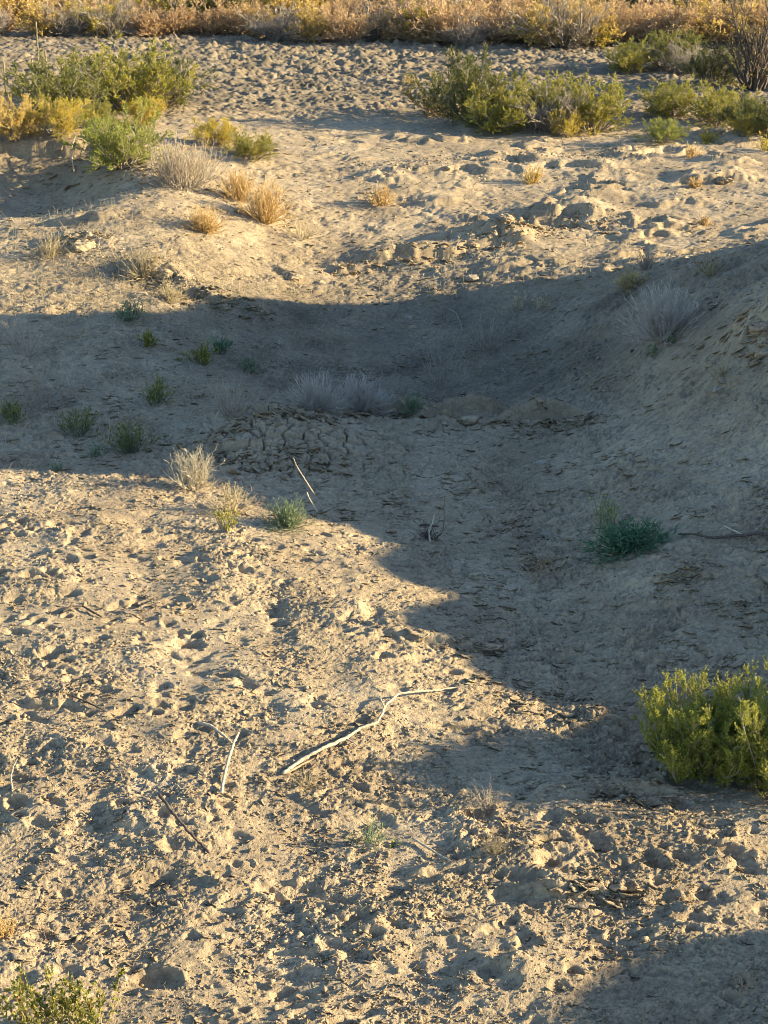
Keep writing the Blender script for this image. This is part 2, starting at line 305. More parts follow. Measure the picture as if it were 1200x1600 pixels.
def soil():
    m, t, out = mat('soil'); L = t.links.new
    geo = nd(t, 'ShaderNodeNewGeometry'); pos = geo.outputs['Position']
    def noise(sc, det=4, rough=.55, st=None):
        n_ = nd(t, 'ShaderNodeTexNoise', i_Scale=sc, i_Detail=det, i_Roughness=rough); L(pos, n_.inputs['Vector']); return n_.outputs[0]
    base = ramp(t, noise(1.1, 5), [(.3, (.291, .226, .150)), (.52, (.364, .288, .192)), (.72, (.423, .342, .238))])
    fine = ramp(t, noise(38, 6, .7), [(.32, (.66, .66, .68)), (.5, (1, 1, 1)), (.68, (1.22, 1.2, 1.16))])
    c = mixc(t, .85, base, fine, 'MULTIPLY')
    mp = nd(t, 'ShaderNodeMapping'); mp.inputs['Scale'].default_value = (1, 2.2, 1); mp.inputs['Rotation'].default_value = (0, 0, .25); L(pos, mp.inputs[0])
    fl = nd(t, 'ShaderNodeTexNoise', i_Scale=9.0, i_Detail=6.0, i_Roughness=.7, i_Distortion=.6); L(mp.outputs[0], fl.inputs['Vector'])
    c = mixc(t, .8, c, ramp(t, fl.outputs[0], [(.36, (.72, .72, .74)), (.5, (1, 1, 1)), (.64, (1.2, 1.19, 1.16))]), 'MULTIPLY')
    salt = ramp(t, noise(2.6, 6, .65), [(.60, (0, 0, 0)), (.72, (1, 1, 1))])
    sg = ramp(t, noise(60, 3, .6), [(.48, (0, 0, 0)), (.6, (.6, .6, .6))])
    c = mixc(t, mixc(t, 1.0, salt, sg, 'MULTIPLY'), c, (.46, .44, .40))
    at_ = nd(t, 'ShaderNodeAttribute', attribute_name='damp_shade')
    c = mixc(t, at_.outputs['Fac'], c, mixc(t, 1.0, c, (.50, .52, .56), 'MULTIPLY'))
    lit = ramp(t, noise(24, 5, .75), [(.56, (0, 0, 0)), (.66, (.8, .8, .8))])
    a2 = nd(t, 'ShaderNodeAttribute', attribute_name='litter')
    mm = nd(t, 'ShaderNodeMath', operation='MULTIPLY'); L(lit, mm.inputs[0]); L(a2.outputs['Fac'], mm.inputs[1])
    c = mixc(t, mm.outputs[0], c, (.10, .075, .052))
    b1 = nd(t, 'ShaderNodeBump', i_Strength=1.0, i_Distance=.0115); L(noise(75, 8, .72), b1.inputs['Height'])
    v = nd(t, 'ShaderNodeTexVoronoi', i_Scale=95.0); L(pos, v.inputs['Vector'])
    b2 = nd(t, 'ShaderNodeBump', i_Strength=.55, i_Distance=.004); L(v.outputs['Distance'], b2.inputs['Height']); L(b1.outputs[0], b2.inputs['Normal'])
    p = nd(t, 'ShaderNodeBsdfPrincipled', i_Roughness=.95); p.inputs['Specular IOR Level'].default_value = .12
    L(c, p.inputs['Base Color']); L(b2.outputs[0], p.inputs['Normal']); L(p.outputs[0], out.inputs[0])
    return m
SOIL = soil()
def wood(name, c1, c2, sc=30):
    m, t, out = mat(name); L = t.links.new
    tc = nd(t, 'ShaderNodeNewGeometry'); n_ = nd(t, 'ShaderNodeTexNoise', i_Scale=float(sc), i_Detail=6.0, i_Roughness=.7); L(tc.outputs['Position'], n_.inputs['Vector'])
    c = ramp(t, n_.outputs[0], [(.35, c1), (.65, c2)])
    b = nd(t, 'ShaderNodeBump', i_Strength=.6, i_Distance=.004); L(n_.outputs[0], b.inputs['Height'])
    p = nd(t, 'ShaderNodeBsdfPrincipled', i_Roughness=.85); p.inputs['Specular IOR Level'].default_value = .2
    L(c, p.inputs['Base Color']); L(b.outputs[0], p.inputs['Normal']); L(p.outputs[0], out.inputs[0]); return m
def leaf(name, ca, cb, cc=None, trans=.42):
    m, t, out = mat(name); L = t.links.new
    a = nd(t, 'ShaderNodeAttribute', attribute_name='var')
    c = ramp(t, a.outputs['Fac'], [(0.0, ca), (.55, cb), (1.0, cc or cb)])
    d = nd(t, 'ShaderNodeBsdfPrincipled', i_Roughness=.6); d.inputs['Specular IOR Level'].default_value = .25
    tr = nd(t, 'ShaderNodeBsdfTranslucent'); mx = nd(t, 'ShaderNodeMixShader'); mx.inputs[0].default_value = trans
    L(c, d.inputs['Base Color']); L(c, tr.inputs[0]); L(d.outputs[0], mx.inputs[1]); L(tr.outputs[0], mx.inputs[2]); L(mx.outputs[0], out.inputs[0]); return m
M = dict(
 driftwood=wood('driftwood', (.26, .21, .15), (.50, .44, .34), 60), darkwood=wood('dark_wood', (.055, .045, .036), (.13, .10, .08)),
 twig=wood('grey_twig', (.20, .17, .14), (.36, .31, .25)), twigpale=wood('pale_twig', (.36, .31, .22), (.56, .50, .38)), twigred=wood('russet_twig', (.30, .20, .13), (.52, .38, .25)),
 bark=wood('bark', (.20, .14, .09), (.42, .31, .20)), stone=wood('stone', (.20, .17, .13), (.33, .28, .22), 18), clod=wood('clod', (.24, .19, .13), (.36, .29, .20), 25), palestone=wood('pale_stone', (.32, .29, .24), (.42, .39, .33), 18),
 yellowgreen=leaf('yellow_green_leaf', (.16, .17, .03), (.36, .33, .055), (.56, .46, .09)),
 bushgreen=leaf('foreground_bush_leaf', (.15, .17, .03), (.32, .32, .055), (.54, .48, .10)),
 green=leaf('green_leaf', (.09, .11, .025), (.23, .23, .05), (.38, .34, .08)),
 olive=leaf('olive_leaf', (.05, .07, .025), (.15, .16, .04), (.34, .30, .07)),
 brightgreen=leaf('bright_green_leaf', (.18, .21, .04), (.33, .35, .07), (.48, .46, .12)),
 yellow=leaf('yellow_leaf', (.34, .28, .04), (.58, .46, .07), (.70, .54, .10)),
 gold=leaf('gold_leaf', (.42, .29, .08), (.64, .47, .14), (.74, .59, .22)),
 tan=leaf('tan_leaf', (.38, .25, .12), (.60, .41, .20), (.74, .58, .33)),
 orange=leaf('orange_leaf', (.44, .29, .12), (.64, .46, .21), (.74, .58, .31)),
 drygrey=leaf('dry_grey_leaf', (.36, .31, .25), (.52, .46, .38), (.64, .58, .49)),
 palegrey=leaf('pale_grey_straw', (.46, .41, .36), (.64, .58, .51), (.76, .71, .63)),
 straw=leaf('straw', (.34, .28, .17), (.52, .44, .28), (.66, .58, .40)),
 bluegreen=leaf('blue_green_leaf', (.05, .12, .07), (.10, .20, .11), (.18, .28, .15)),
 greygreen=leaf('grey_green_leaf', (.12, .17, .10), (.22, .28, .16), (.32, .36, .22)),
 red=leaf('red_leaf', (.10, .03, .02), (.20, .07, .04), (.28, .12, .06)))

damp_shade = np.clip(1.15 * sstep(27, 33, Y) + 1.5 * gauss_at(650, 560, 3.0, 2.6) + .5 * gauss_at(950, 520, 1.4, 1.6) + .7 * gauss_at(60, 270, 1.8, .8), 0, 1)  # damp soil on plain and hollow, plus shade painted into hollow and left bank
damp_shade = np.clip(damp_shade * (0.85 + .35 * perlin(X / .7, Y / .7, 77)), 0, 1)
litter = np.clip(.55 * (R < .3) * sstep(.05, .4, fbm(X, Y, .8, 3, 98)) + .9 * gauss_at(650, 560, 2.6, 2.6) + .5 * gauss_at(300, 570, 3, 1.6) + .5 * gauss_at(150, 700, 1.5, .8) + .4 * (R > .6) * sstep(0, .5, fbm(X, Y, 1.1, 2, 99)) + .5 * gauss_at(420, 1110, .3, .2) + .5 * gauss_at(500, 1050, .3, .15), 0, 1)
idx = np.arange(NR * NC, dtype=np.int32).reshape(NR, NC)
q_ = np.stack([idx[:-1, :-1], idx[:-1, 1:], idx[1:, 1:], idx[1:, :-1]], -1).reshape(-1)
me = new_mesh('ground', np.stack([XG, YG, Z], -1).reshape(-1, 3), q_, 4, [SOIL], {'damp_shade': damp_shade, 'litter': litter})
go = bpy.data.objects.new('ground', me); C.objects.link(go); go['kind'] = 'structure'
del xw, yw, n4, n5, q_, idx, damp_shade, litter, me

def ground_z(x, y):
    x = np.atleast_1d(np.asarray(x, float)); y = np.atleast_1d(np.asarray(y, float))
    j = np.clip(np.searchsorted(YR, y) - 1, 0, NR - 2); v = np.clip((y - YR[j]) / (YR[j + 1] - YR[j]), 0, 1)
    u_ = x / np.maximum(y, 4.0); i = np.clip(np.searchsorted(UA, u_) - 1, 0, NC - 2); u = np.clip((u_ - UA[i]) / (UA[i + 1] - UA[i]), 0, 1)
    return (Z[j, i] * (1 - u) + Z[j, i + 1] * u) * (1 - v) + (Z[j + 1, i] * (1 - u) + Z[j + 1, i + 1] * u) * v
def at(px, py):
    d = pix_ray(px, py); t = np.linspace(4, 80, 9000); p = CAM[None] + d[None] * t[:, None]
    k = int(np.argmax(p[:, 2] < ground_z(p[:, 0], p[:, 1]))); return p[k]
def ppm(p): return F / (p[1] * math.cos(PITCH) + (CAM[2] - p[2]) * math.sin(PITCH))     # photo pixels per metre there

# ------------------------------------------------------------------ object bookkeeping
def tag(o, label, cat, group=None, kind=None):
    if kind: o['kind'] = kind
    if label: o['label'] = label
    if cat: o['category'] = cat
    if group: o['group'] = group
    return o
def empty(name, loc, rz=0.0, sc=1.0):
    o = bpy.data.objects.new(name, None); C.objects.link(o); o.empty_display_size = .2
    o.location = tuple(float(v) for v in loc); o.rotation_euler = (0, 0, rz); o.scale = (sc, sc, sc) if np.isscalar(sc) else sc
    return o
def link(name, me, parent=None):
    o = bpy.data.objects.new(name, me); C.objects.link(o)
    if parent: o.parent = parent
    return o

# ------------------------------------------------------------------ plant building
def unit(v): return v / np.maximum(np.linalg.norm(v, axis=-1, keepdims=True), 1e-9)
def tubes(pts, r0, r1, sides=4):
    N, K, _ = pts.shape; tg = unit(np.gradient(pts, axis=1))
    ref = np.where(np.abs(tg[..., 2:3]) > .9, np.array([1.0, 0, 0]), np.array([0, 0, 1.0])); a = unit(np.cross(tg, ref)); b = np.cross(tg, a)
    rad = (r0[:, None] + (r1 - r0)[:, None] * np.linspace(0, 1, K)[None])
    ang = np.arange(sides) * 2 * math.pi / sides
    co = pts[:, :, None] + rad[:, :, None, None] * (np.cos(ang)[None, None, :, None] * a[:, :, None] + np.sin(ang)[None, None, :, None] * b[:, :, None])
    id_ = np.arange(N * K * sides).reshape(N, K, sides); nx = np.roll(id_, -1, 2)
    fc = np.stack([id_[:, :-1], nx[:, :-1], nx[:, 1:], id_[:, 1:]], -1).reshape(-1)
    return co.reshape(-1, 3), fc
def grow(r, base, d, ln, K, lift, wob):
    N = len(base); P_ = np.zeros((N, K, 3)); P_[:, 0] = base; d = unit(d); st = ln[:, None] / (K - 1)
    for k in range(1, K):
        d = unit(d + np.array([0, 0, 1.0]) * lift + r.normal(0, wob, (N, 3))); P_[:, k] = P_[:, k - 1] + d * st
    return P_
def kids(r, P_, per, t0, t1, ln, ang, K, lift, wob, shrink=.5):
    N, K0, _ = P_.shape; s = np.repeat(np.arange(N), per); t = r.uniform(t0, t1, len(s)) * (K0 - 1.001); k = t.astype(int); u = (t - k)[:, None]
    b = P_[s, k] * (1 - u) + P_[s, k + 1] * u; d = unit(P_[s, k + 1] - P_[s, k]) + r.normal(0, ang, (len(s), 3))
    L_ = ln * r.uniform(.6, 1.2, len(s)) * (1 - shrink * t / (K0 - 1)); return grow(r, b, d, L_, K, lift, wob)
def leaves(r, c, d, ln, wd, jit=.5):
    N = len(c); d = unit(d + r.normal(0, jit, (N, 3))); s = unit(np.cross(d, r.normal(0, 1, (N, 3)))); L_ = (ln * r.uniform(.6, 1.3, N))[:, None]; W_ = (wd * r.uniform(.7, 1.3, N))[:, None]
    co = np.stack([c, c + d * L_ * .5 + s * W_ * .5, c + d * L_, c + d * L_ * .5 - s * W_ * .5], 1).reshape(-1, 3)
    return co, np.arange(N * 4)
def along(r, P_, n, t0=0.0):
    N, K, _ = P_.shape; s = r.integers(0, N, n); t = r.uniform(t0, 1, n) * (K - 1.001); k = t.astype(int); u = (t - k)[:, None]
    return P_[s, k] * (1 - u) + P_[s, k + 1] * u, unit(P_[s, k + 1] - P_[s, k]), s
def shrub_meshes(seed, h=1.0, spread=.9, stems=26, per=7, per2=5, nleaf=9000, lsize=(.03, .008), stem='twig', leafm='olive', lift=.10, wob=.12, fill=0.15, r0=.012, tw=.0022, ang=.55, basew=.12, lvl3=True):
    r = np.random.default_rng(seed)
    az = r.uniform(0, 2 * math.pi, stems); el = spread * np.sqrt(r.random(stems))
    d = np.stack([np.cos(az) * np.sin(el), np.sin(az) * np.sin(el), np.cos(el)], 1)
    base = np.stack([np.cos(az), np.sin(az), 0 * az], 1) * (basew * h * r.random(stems))[:, None] - np.array([0, 0, .03 * h])
    ln = h * r.uniform(.55, 1.12, stems) * (1 - .12 * np.sin(el))
    A = grow(r, base, d, ln, 9, lift * .5, wob)
    B = kids(r, A, per, fill, 1.0, h * .38, ang, 6, lift, wob * 1.2)
    co, fc = tubes(A, np.full(stems, r0), np.full(stems, tw * 1.3)); co2, fc2 = tubes(B, np.full(len(B), tw * 1.8), np.full(len(B), tw * .7), 3)
    allc = [co, co2]; allf = [fc, fc2 + len(co)]; T = B
    if lvl3:
        T = kids(r, B, per2, .1, 1.0, h * .16, ang * .9, 5, lift, wob * 1.2)
        co3, fc3 = tubes(T, np.full(len(T), tw * .9), np.full(len(T), tw * .4), 3); allf.append(fc3 + len(co) + len(co2)); allc.append(co3)
    V_ = np.concatenate(allc); V_[:, 2] = np.maximum(V_[:, 2], -.05 * h)
    sm = new_mesh('stems', V_, np.concatenate(allf), 4, [M[stem]])
    fm = None
    if nleaf:
        c, dd, s = along(r, T, nleaf); clump = r.random(len(T))
        co, fc = leaves(r, c, dd, lsize[0], lsize[1]); co[:, 2] = np.maximum(co[:, 2], 0)
        big = r.random(stems)[(np.arange(len(T)) // max(1, len(T) // stems)) % stems]; v = np.clip(.3 * clump[s] + .4 * big[s] + .3 * r.random(nleaf), 0, 1)
        fm = new_mesh('foliage', co, fc, 4, [M[leafm]], {'var': np.repeat(v, 4)}, smooth=False)
    return sm, fm
def plant(name, p, me, label, cat, group=None, rz=None, sc=1.0, sink=.01):
    e = empty(name, (p[0], p[1], float(ground_z(p[0], p[1])[0]) - sink), rng.uniform(0, 6.28) if rz is None else rz, sc)
    tag(e, label, cat, group); link('stems', me[0], e)
    if me[1] is not None: link('foliage', me[1], e)
    return e

# feathery saltcedar type shrubs, 1 m tall prototypes
SC = {}
def proto(key, **kw): SC[key] = shrub_meshes(**kw); return SC[key]
for k_, lm in enumerate(['olive', 'green', 'yellowgreen', 'brightgreen', 'yellow', 'gold']):
    proto('f_' + lm, seed=20 + k_, h=1.0, spread=1.05, stems=30, per=9, per2=6, nleaf=38000, lsize=(.027, .010), leafm=lm, stem='twig')
proto('f_oliveb', seed=41, h=1.0, spread=1.15, stems=26, per=8, per2=5, nleaf=26000, lsize=(.027, .010), leafm='olive', stem='twigred')
proto('d_red', seed=50, h=1.0, spread=.95, stems=34, per=8, per2=5, nleaf=3500, lsize=(.045, .020), leafm='tan', stem='twigred', tw=.004)
proto('d_tan', seed=51, h=1.0, spread=.95, stems=34, per=8, per2=5, nleaf=7500, lsize=(.042, .017), leafm='tan', stem='twigred', tw=.0045)
proto('d_gold', seed=52, h=1.0, spread=1.0, stems=30, per=8, per2=5, nleaf=8000, lsize=(.045, .024), leafm='gold', stem='twigred', tw=.004)
proto('d_yellow', seed=53, h=1.0, spread=1.0, stems=26, per=7, per2=5, nleaf=7000, lsize=(.05, .028), leafm='yellow', stem='twig', tw=.004)
proto('d_olive', seed=54, h=1.0, spread=1.0, stems=26, per=7, per2=5, nleaf=9000, lsize=(.05, .022), leafm='olive', stem='twig', tw=.004)
proto('d_grey', seed=55, h=1.0, spread=1.1, stems=40, per=9, per2=5, nleaf=0, stem='twig', tw=.0045)

# (name, px, base py, height px, width scale, prototype, label, category)
BIG = [
 ('saltcedar',95,185,88,1.25,'f_green','tall green bush behind the yellow bushes at the left bank top','bush'),
 ('saltcedar',195,170,98,1.3,'f_yellowgreen','widest yellow green bush on the left bank, twiggy brown middle','bush'),
 ('saltcedar',255,165,72,1.2,'f_olive','olive bush at the right end of the left bank thicket','bush'),
 ('saltcedar',20,218,72,.95,'f_gold','golden orange bush cut by the left edge of the picture','bush'),
 ('saltcedar',90,210,56,1.25,'f_yellow','yellow bush beside the golden one at the left edge','bush'),
 ('saltcedar',150,200,45,1.2,'f_yellowgreen','yellow green low bush between the yellow bush and the bright green one','bush'),
 ('saltcedar',225,195,45,1.0,'f_yellow','small golden bush tucked behind the bright green bush','bush'),
 ('saltcedar',190,262,92,1.05,'f_brightgreen','bright green feathery bush hanging over the left bank edge','bush'),
 ('saltcedar',335,226,40,1.35,'f_yellow','small yellow bush on the bank right of the bright green bush','bush'),
 ('saltcedar',395,248,42,1.5,'f_yellowgreen','yellow green bush with drooping tip on the bank brow','bush'),
 ('saltcedar',685,180,62,1.2,'f_oliveb','leftmost bush of the middle thicket, dull green with reddish sprigs','bush'),
 ('saltcedar',735,190,104,.8,'f_olive','tallest slim bush of the middle thicket, pointed top','bush'),
 ('saltcedar',770,205,75,1.3,'f_yellowgreen','dense green bush at the front left of the middle thicket','bush'),
 ('saltcedar',850,195,78,1.1,'f_yellowgreen','yellowish bush in the centre of the middle thicket','bush'),
 ('dead_shrub',862,205,70,1.25,'d_grey','bare grey twiggy bush in the heart of the middle thicket','bush'),
 ('saltcedar',925,205,84,1.1,'f_yellowgreen','bright yellow green bush at the right end of the middle thicket','bush'),
 ('saltcedar',885,215,45,.9,'f_yellow','low yellow bush at the foot of the middle thicket','bush'),
 ('saltcedar',985,112,48,1.3,'f_yellowgreen','light green bush left of the dark bush at the upper right','bush'),
 ('saltcedar',1045,105,55,1.4,'f_green','dark green bush at the upper right with bare twigs','bush'),
 ('dead_shrub',1075,115,50,1.3,'d_grey','bare dark twiggy bush among green ones at the upper right','bush'),
 ('saltcedar',1115,132,58,1.25,'f_olive','olive bush in front of the bare twiggy one at the upper right','bush'),
 ('saltcedar',1050,180,55,1.4,'f_yellowgreen','wide yellow green bush on the right below the dark bush','bush'),
 ('saltcedar',1120,195,62,1.35,'f_yellowgreen','yellow green bush in the middle of the right hand patch','bush'),
 ('saltcedar',1170,205,50,1.3,'f_olive','olive bush near the right edge in the low patch','bush'),
 ('saltcedar',1035,222,38,1.4,'f_brightgreen','small bright green bush in front of the right hand patch','bush'),
 ('saltcedar',1160,212,36,.9,'f_yellow','small yellow bush in the right hand patch','bush'),
 ('saltcedar',1205,215,60,1.1,'f_green','green bush cut by the right edge above the bank','bush'),
]
for nm, px, py, hp, ws, key, lab, cat in BIG:
    p = at(px, py); h = hp / ppm(p) * 1.1
    plant(nm, p, SC[key], lab, cat, 'bushes on the plain and bank top', sc=(h * ws, h * ws, h))
# bare brown tree like shrub at top right
p = at(1178, 140); hgt = 135 / ppm(p)
me = shrub_meshes(seed=77, h=hgt, spread=.75, stems=22, per=7, per2=4, nleaf=180, lsize=(.07, .03), leafm='yellow', stem='darkwood', r0=.035, tw=.007, lift=.16, wob=.16)
plant('leafless_shrub', p, me, 'tall leafless dark branched shrub at the upper right edge', 'bush')
# the belt of tan and rust shrubs across the far side of the plain
beltr = np.random.default_rng(5)
names = {'d_red': 'rust brown dry shrub', 'd_tan': 'tan leaved dry shrub', 'd_gold': 'golden leaved shrub', 'd_yellow': 'yellow leaved shrub', 'd_olive': 'olive green shrub', 'd_grey': 'bare grey twiggy shrub'}
BELT = []
def belt(px, py, h, ws, key, row):
    if not (640 < px < 760 and py < 30): BELT.append((px, py, h, ws, key, row))
for (row, y0, n_, keys, hr) in [('front', 52, 30, ['d_tan', 'd_gold', 'd_red', 'd_tan', 'd_tan', 'd_grey'], (.75, 1.1)), ('second', 36, 26, ['d_tan', 'd_gold', 'd_red', 'd_tan', 'd_yellow'], (.8, 1.25)), ('third', 18, 24, ['d_tan', 'd_gold', 'd_olive', 'd_olive', 'd_yellow', 'd_red'], (.8, 1.3)), ('hindmost', 2, 22, ['d_olive', 'd_olive', 'd_gold', 'd_tan'], (1.0, 1.6))]:
    for i in range(n_):
        px = -60 + 1330 * (i + beltr.uniform(.1, .9)) / n_
        dy = 14 * max(0, min(1, (px - 300) / 400)) if y0 > 30 else 5
        belt(px, y0 + dy + beltr.uniform(-4, 5), beltr.uniform(*hr), beltr.uniform(1.1, 1.7), keys[beltr.integers(len(keys))], row)
for px, py, h, key, row in [(160, 52, .8, 'd_yellow', 'front'), (330, 46, 1.3, 'd_olive', 'front'), (590, 30, 1.7, 'd_olive', 'second'), (655, 62, .9, 'd_yellow', 'front'), (690, 64, 1.3, 'd_red', 'front'), (880, 72, 1.3, 'd_grey', 'front'), (925, 74, .6, 'd_yellow', 'front'), (830, 66, .9, 'd_gold', 'front'), (480, 28, 1.6, 'd_olive', 'second'), (1120, 40, 1.3, 'd_olive', 'second')]:
    belt(px, py, h, 1.2, key, row)
ORD = ['first', 'second', 'third', 'fourth', 'fifth', 'sixth', 'seventh', 'eighth', 'ninth', 'tenth', 'eleventh', 'twelfth', 'thirteenth', 'fourteenth', 'fifteenth', 'sixteenth', 'seventeenth', 'eighteenth']
cnt = {}
for px, py, h, ws, key, row in sorted(BELT):
    k_ = (key, row); n_ = cnt.get(k_, 0); cnt[k_] = n_ + 1; p = at(px, py)
    plant('dry_shrub', p, SC[key], '%s %s from the left in the %s row of the far belt' % (ORD[n_], names[key], row), 'shrub', 'shrubs in the belt beyond the plain', sc=(h * ws * 1.1, h * ws * 1.1, h * 1.1))

# ---- dry and small bushes
def tuft_meshes(seed, h, w_, n_, r_, leafm=None, nleaf=0, stem='straw', curve=.12, lsize=(.03, .006), forks=3, wob=.09, bw=.22):
    r = np.random.default_rng(seed); az = r.uniform(0, 6.28, n_); el = np.clip(np.abs(r.normal(0, w_, n_)), 0, 1.45)
    d = np.stack([np.cos(az) * np.sin(el), np.sin(az) * np.sin(el), np.cos(el)], 1)
    base = np.stack([np.cos(az), np.sin(az), 0 * az], 1) * (h * bw * r.random(n_))[:, None] - np.array([0, 0, .02])
    A = grow(r, base, d, h * r.uniform(.5, 1.1, n_), 7, curve, wob); B = kids(r, A, forks, .25, 1, h * .35, .5, 5, curve, wob)
    c1, f1 = tubes(A, np.full(n_, r_), np.full(n_, r_ * .4), 3); c2, f2 = tubes(B, np.full(len(B), r_ * .6), np.full(len(B), r_ * .3), 3)
    co = np.concatenate([c1, c2]); sm = new_mesh('stems', co, np.concatenate([f1, f2 + len(c1)]), 4, [M[stem]], {'var': np.repeat(r.random(len(co) // 3 + 1), 3)[:len(co)]})
    fm = None
    if nleaf:
        c, dd, s = along(r, B, nleaf); co, fc = leaves(r, c, dd, *lsize); co[:, 2] = np.maximum(co[:, 2], 0)
        fm = new_mesh('foliage', co, fc, 4, [M[leafm]], {'var': np.repeat(r.random(nleaf), 4)}, smooth=False)
    return sm, fm
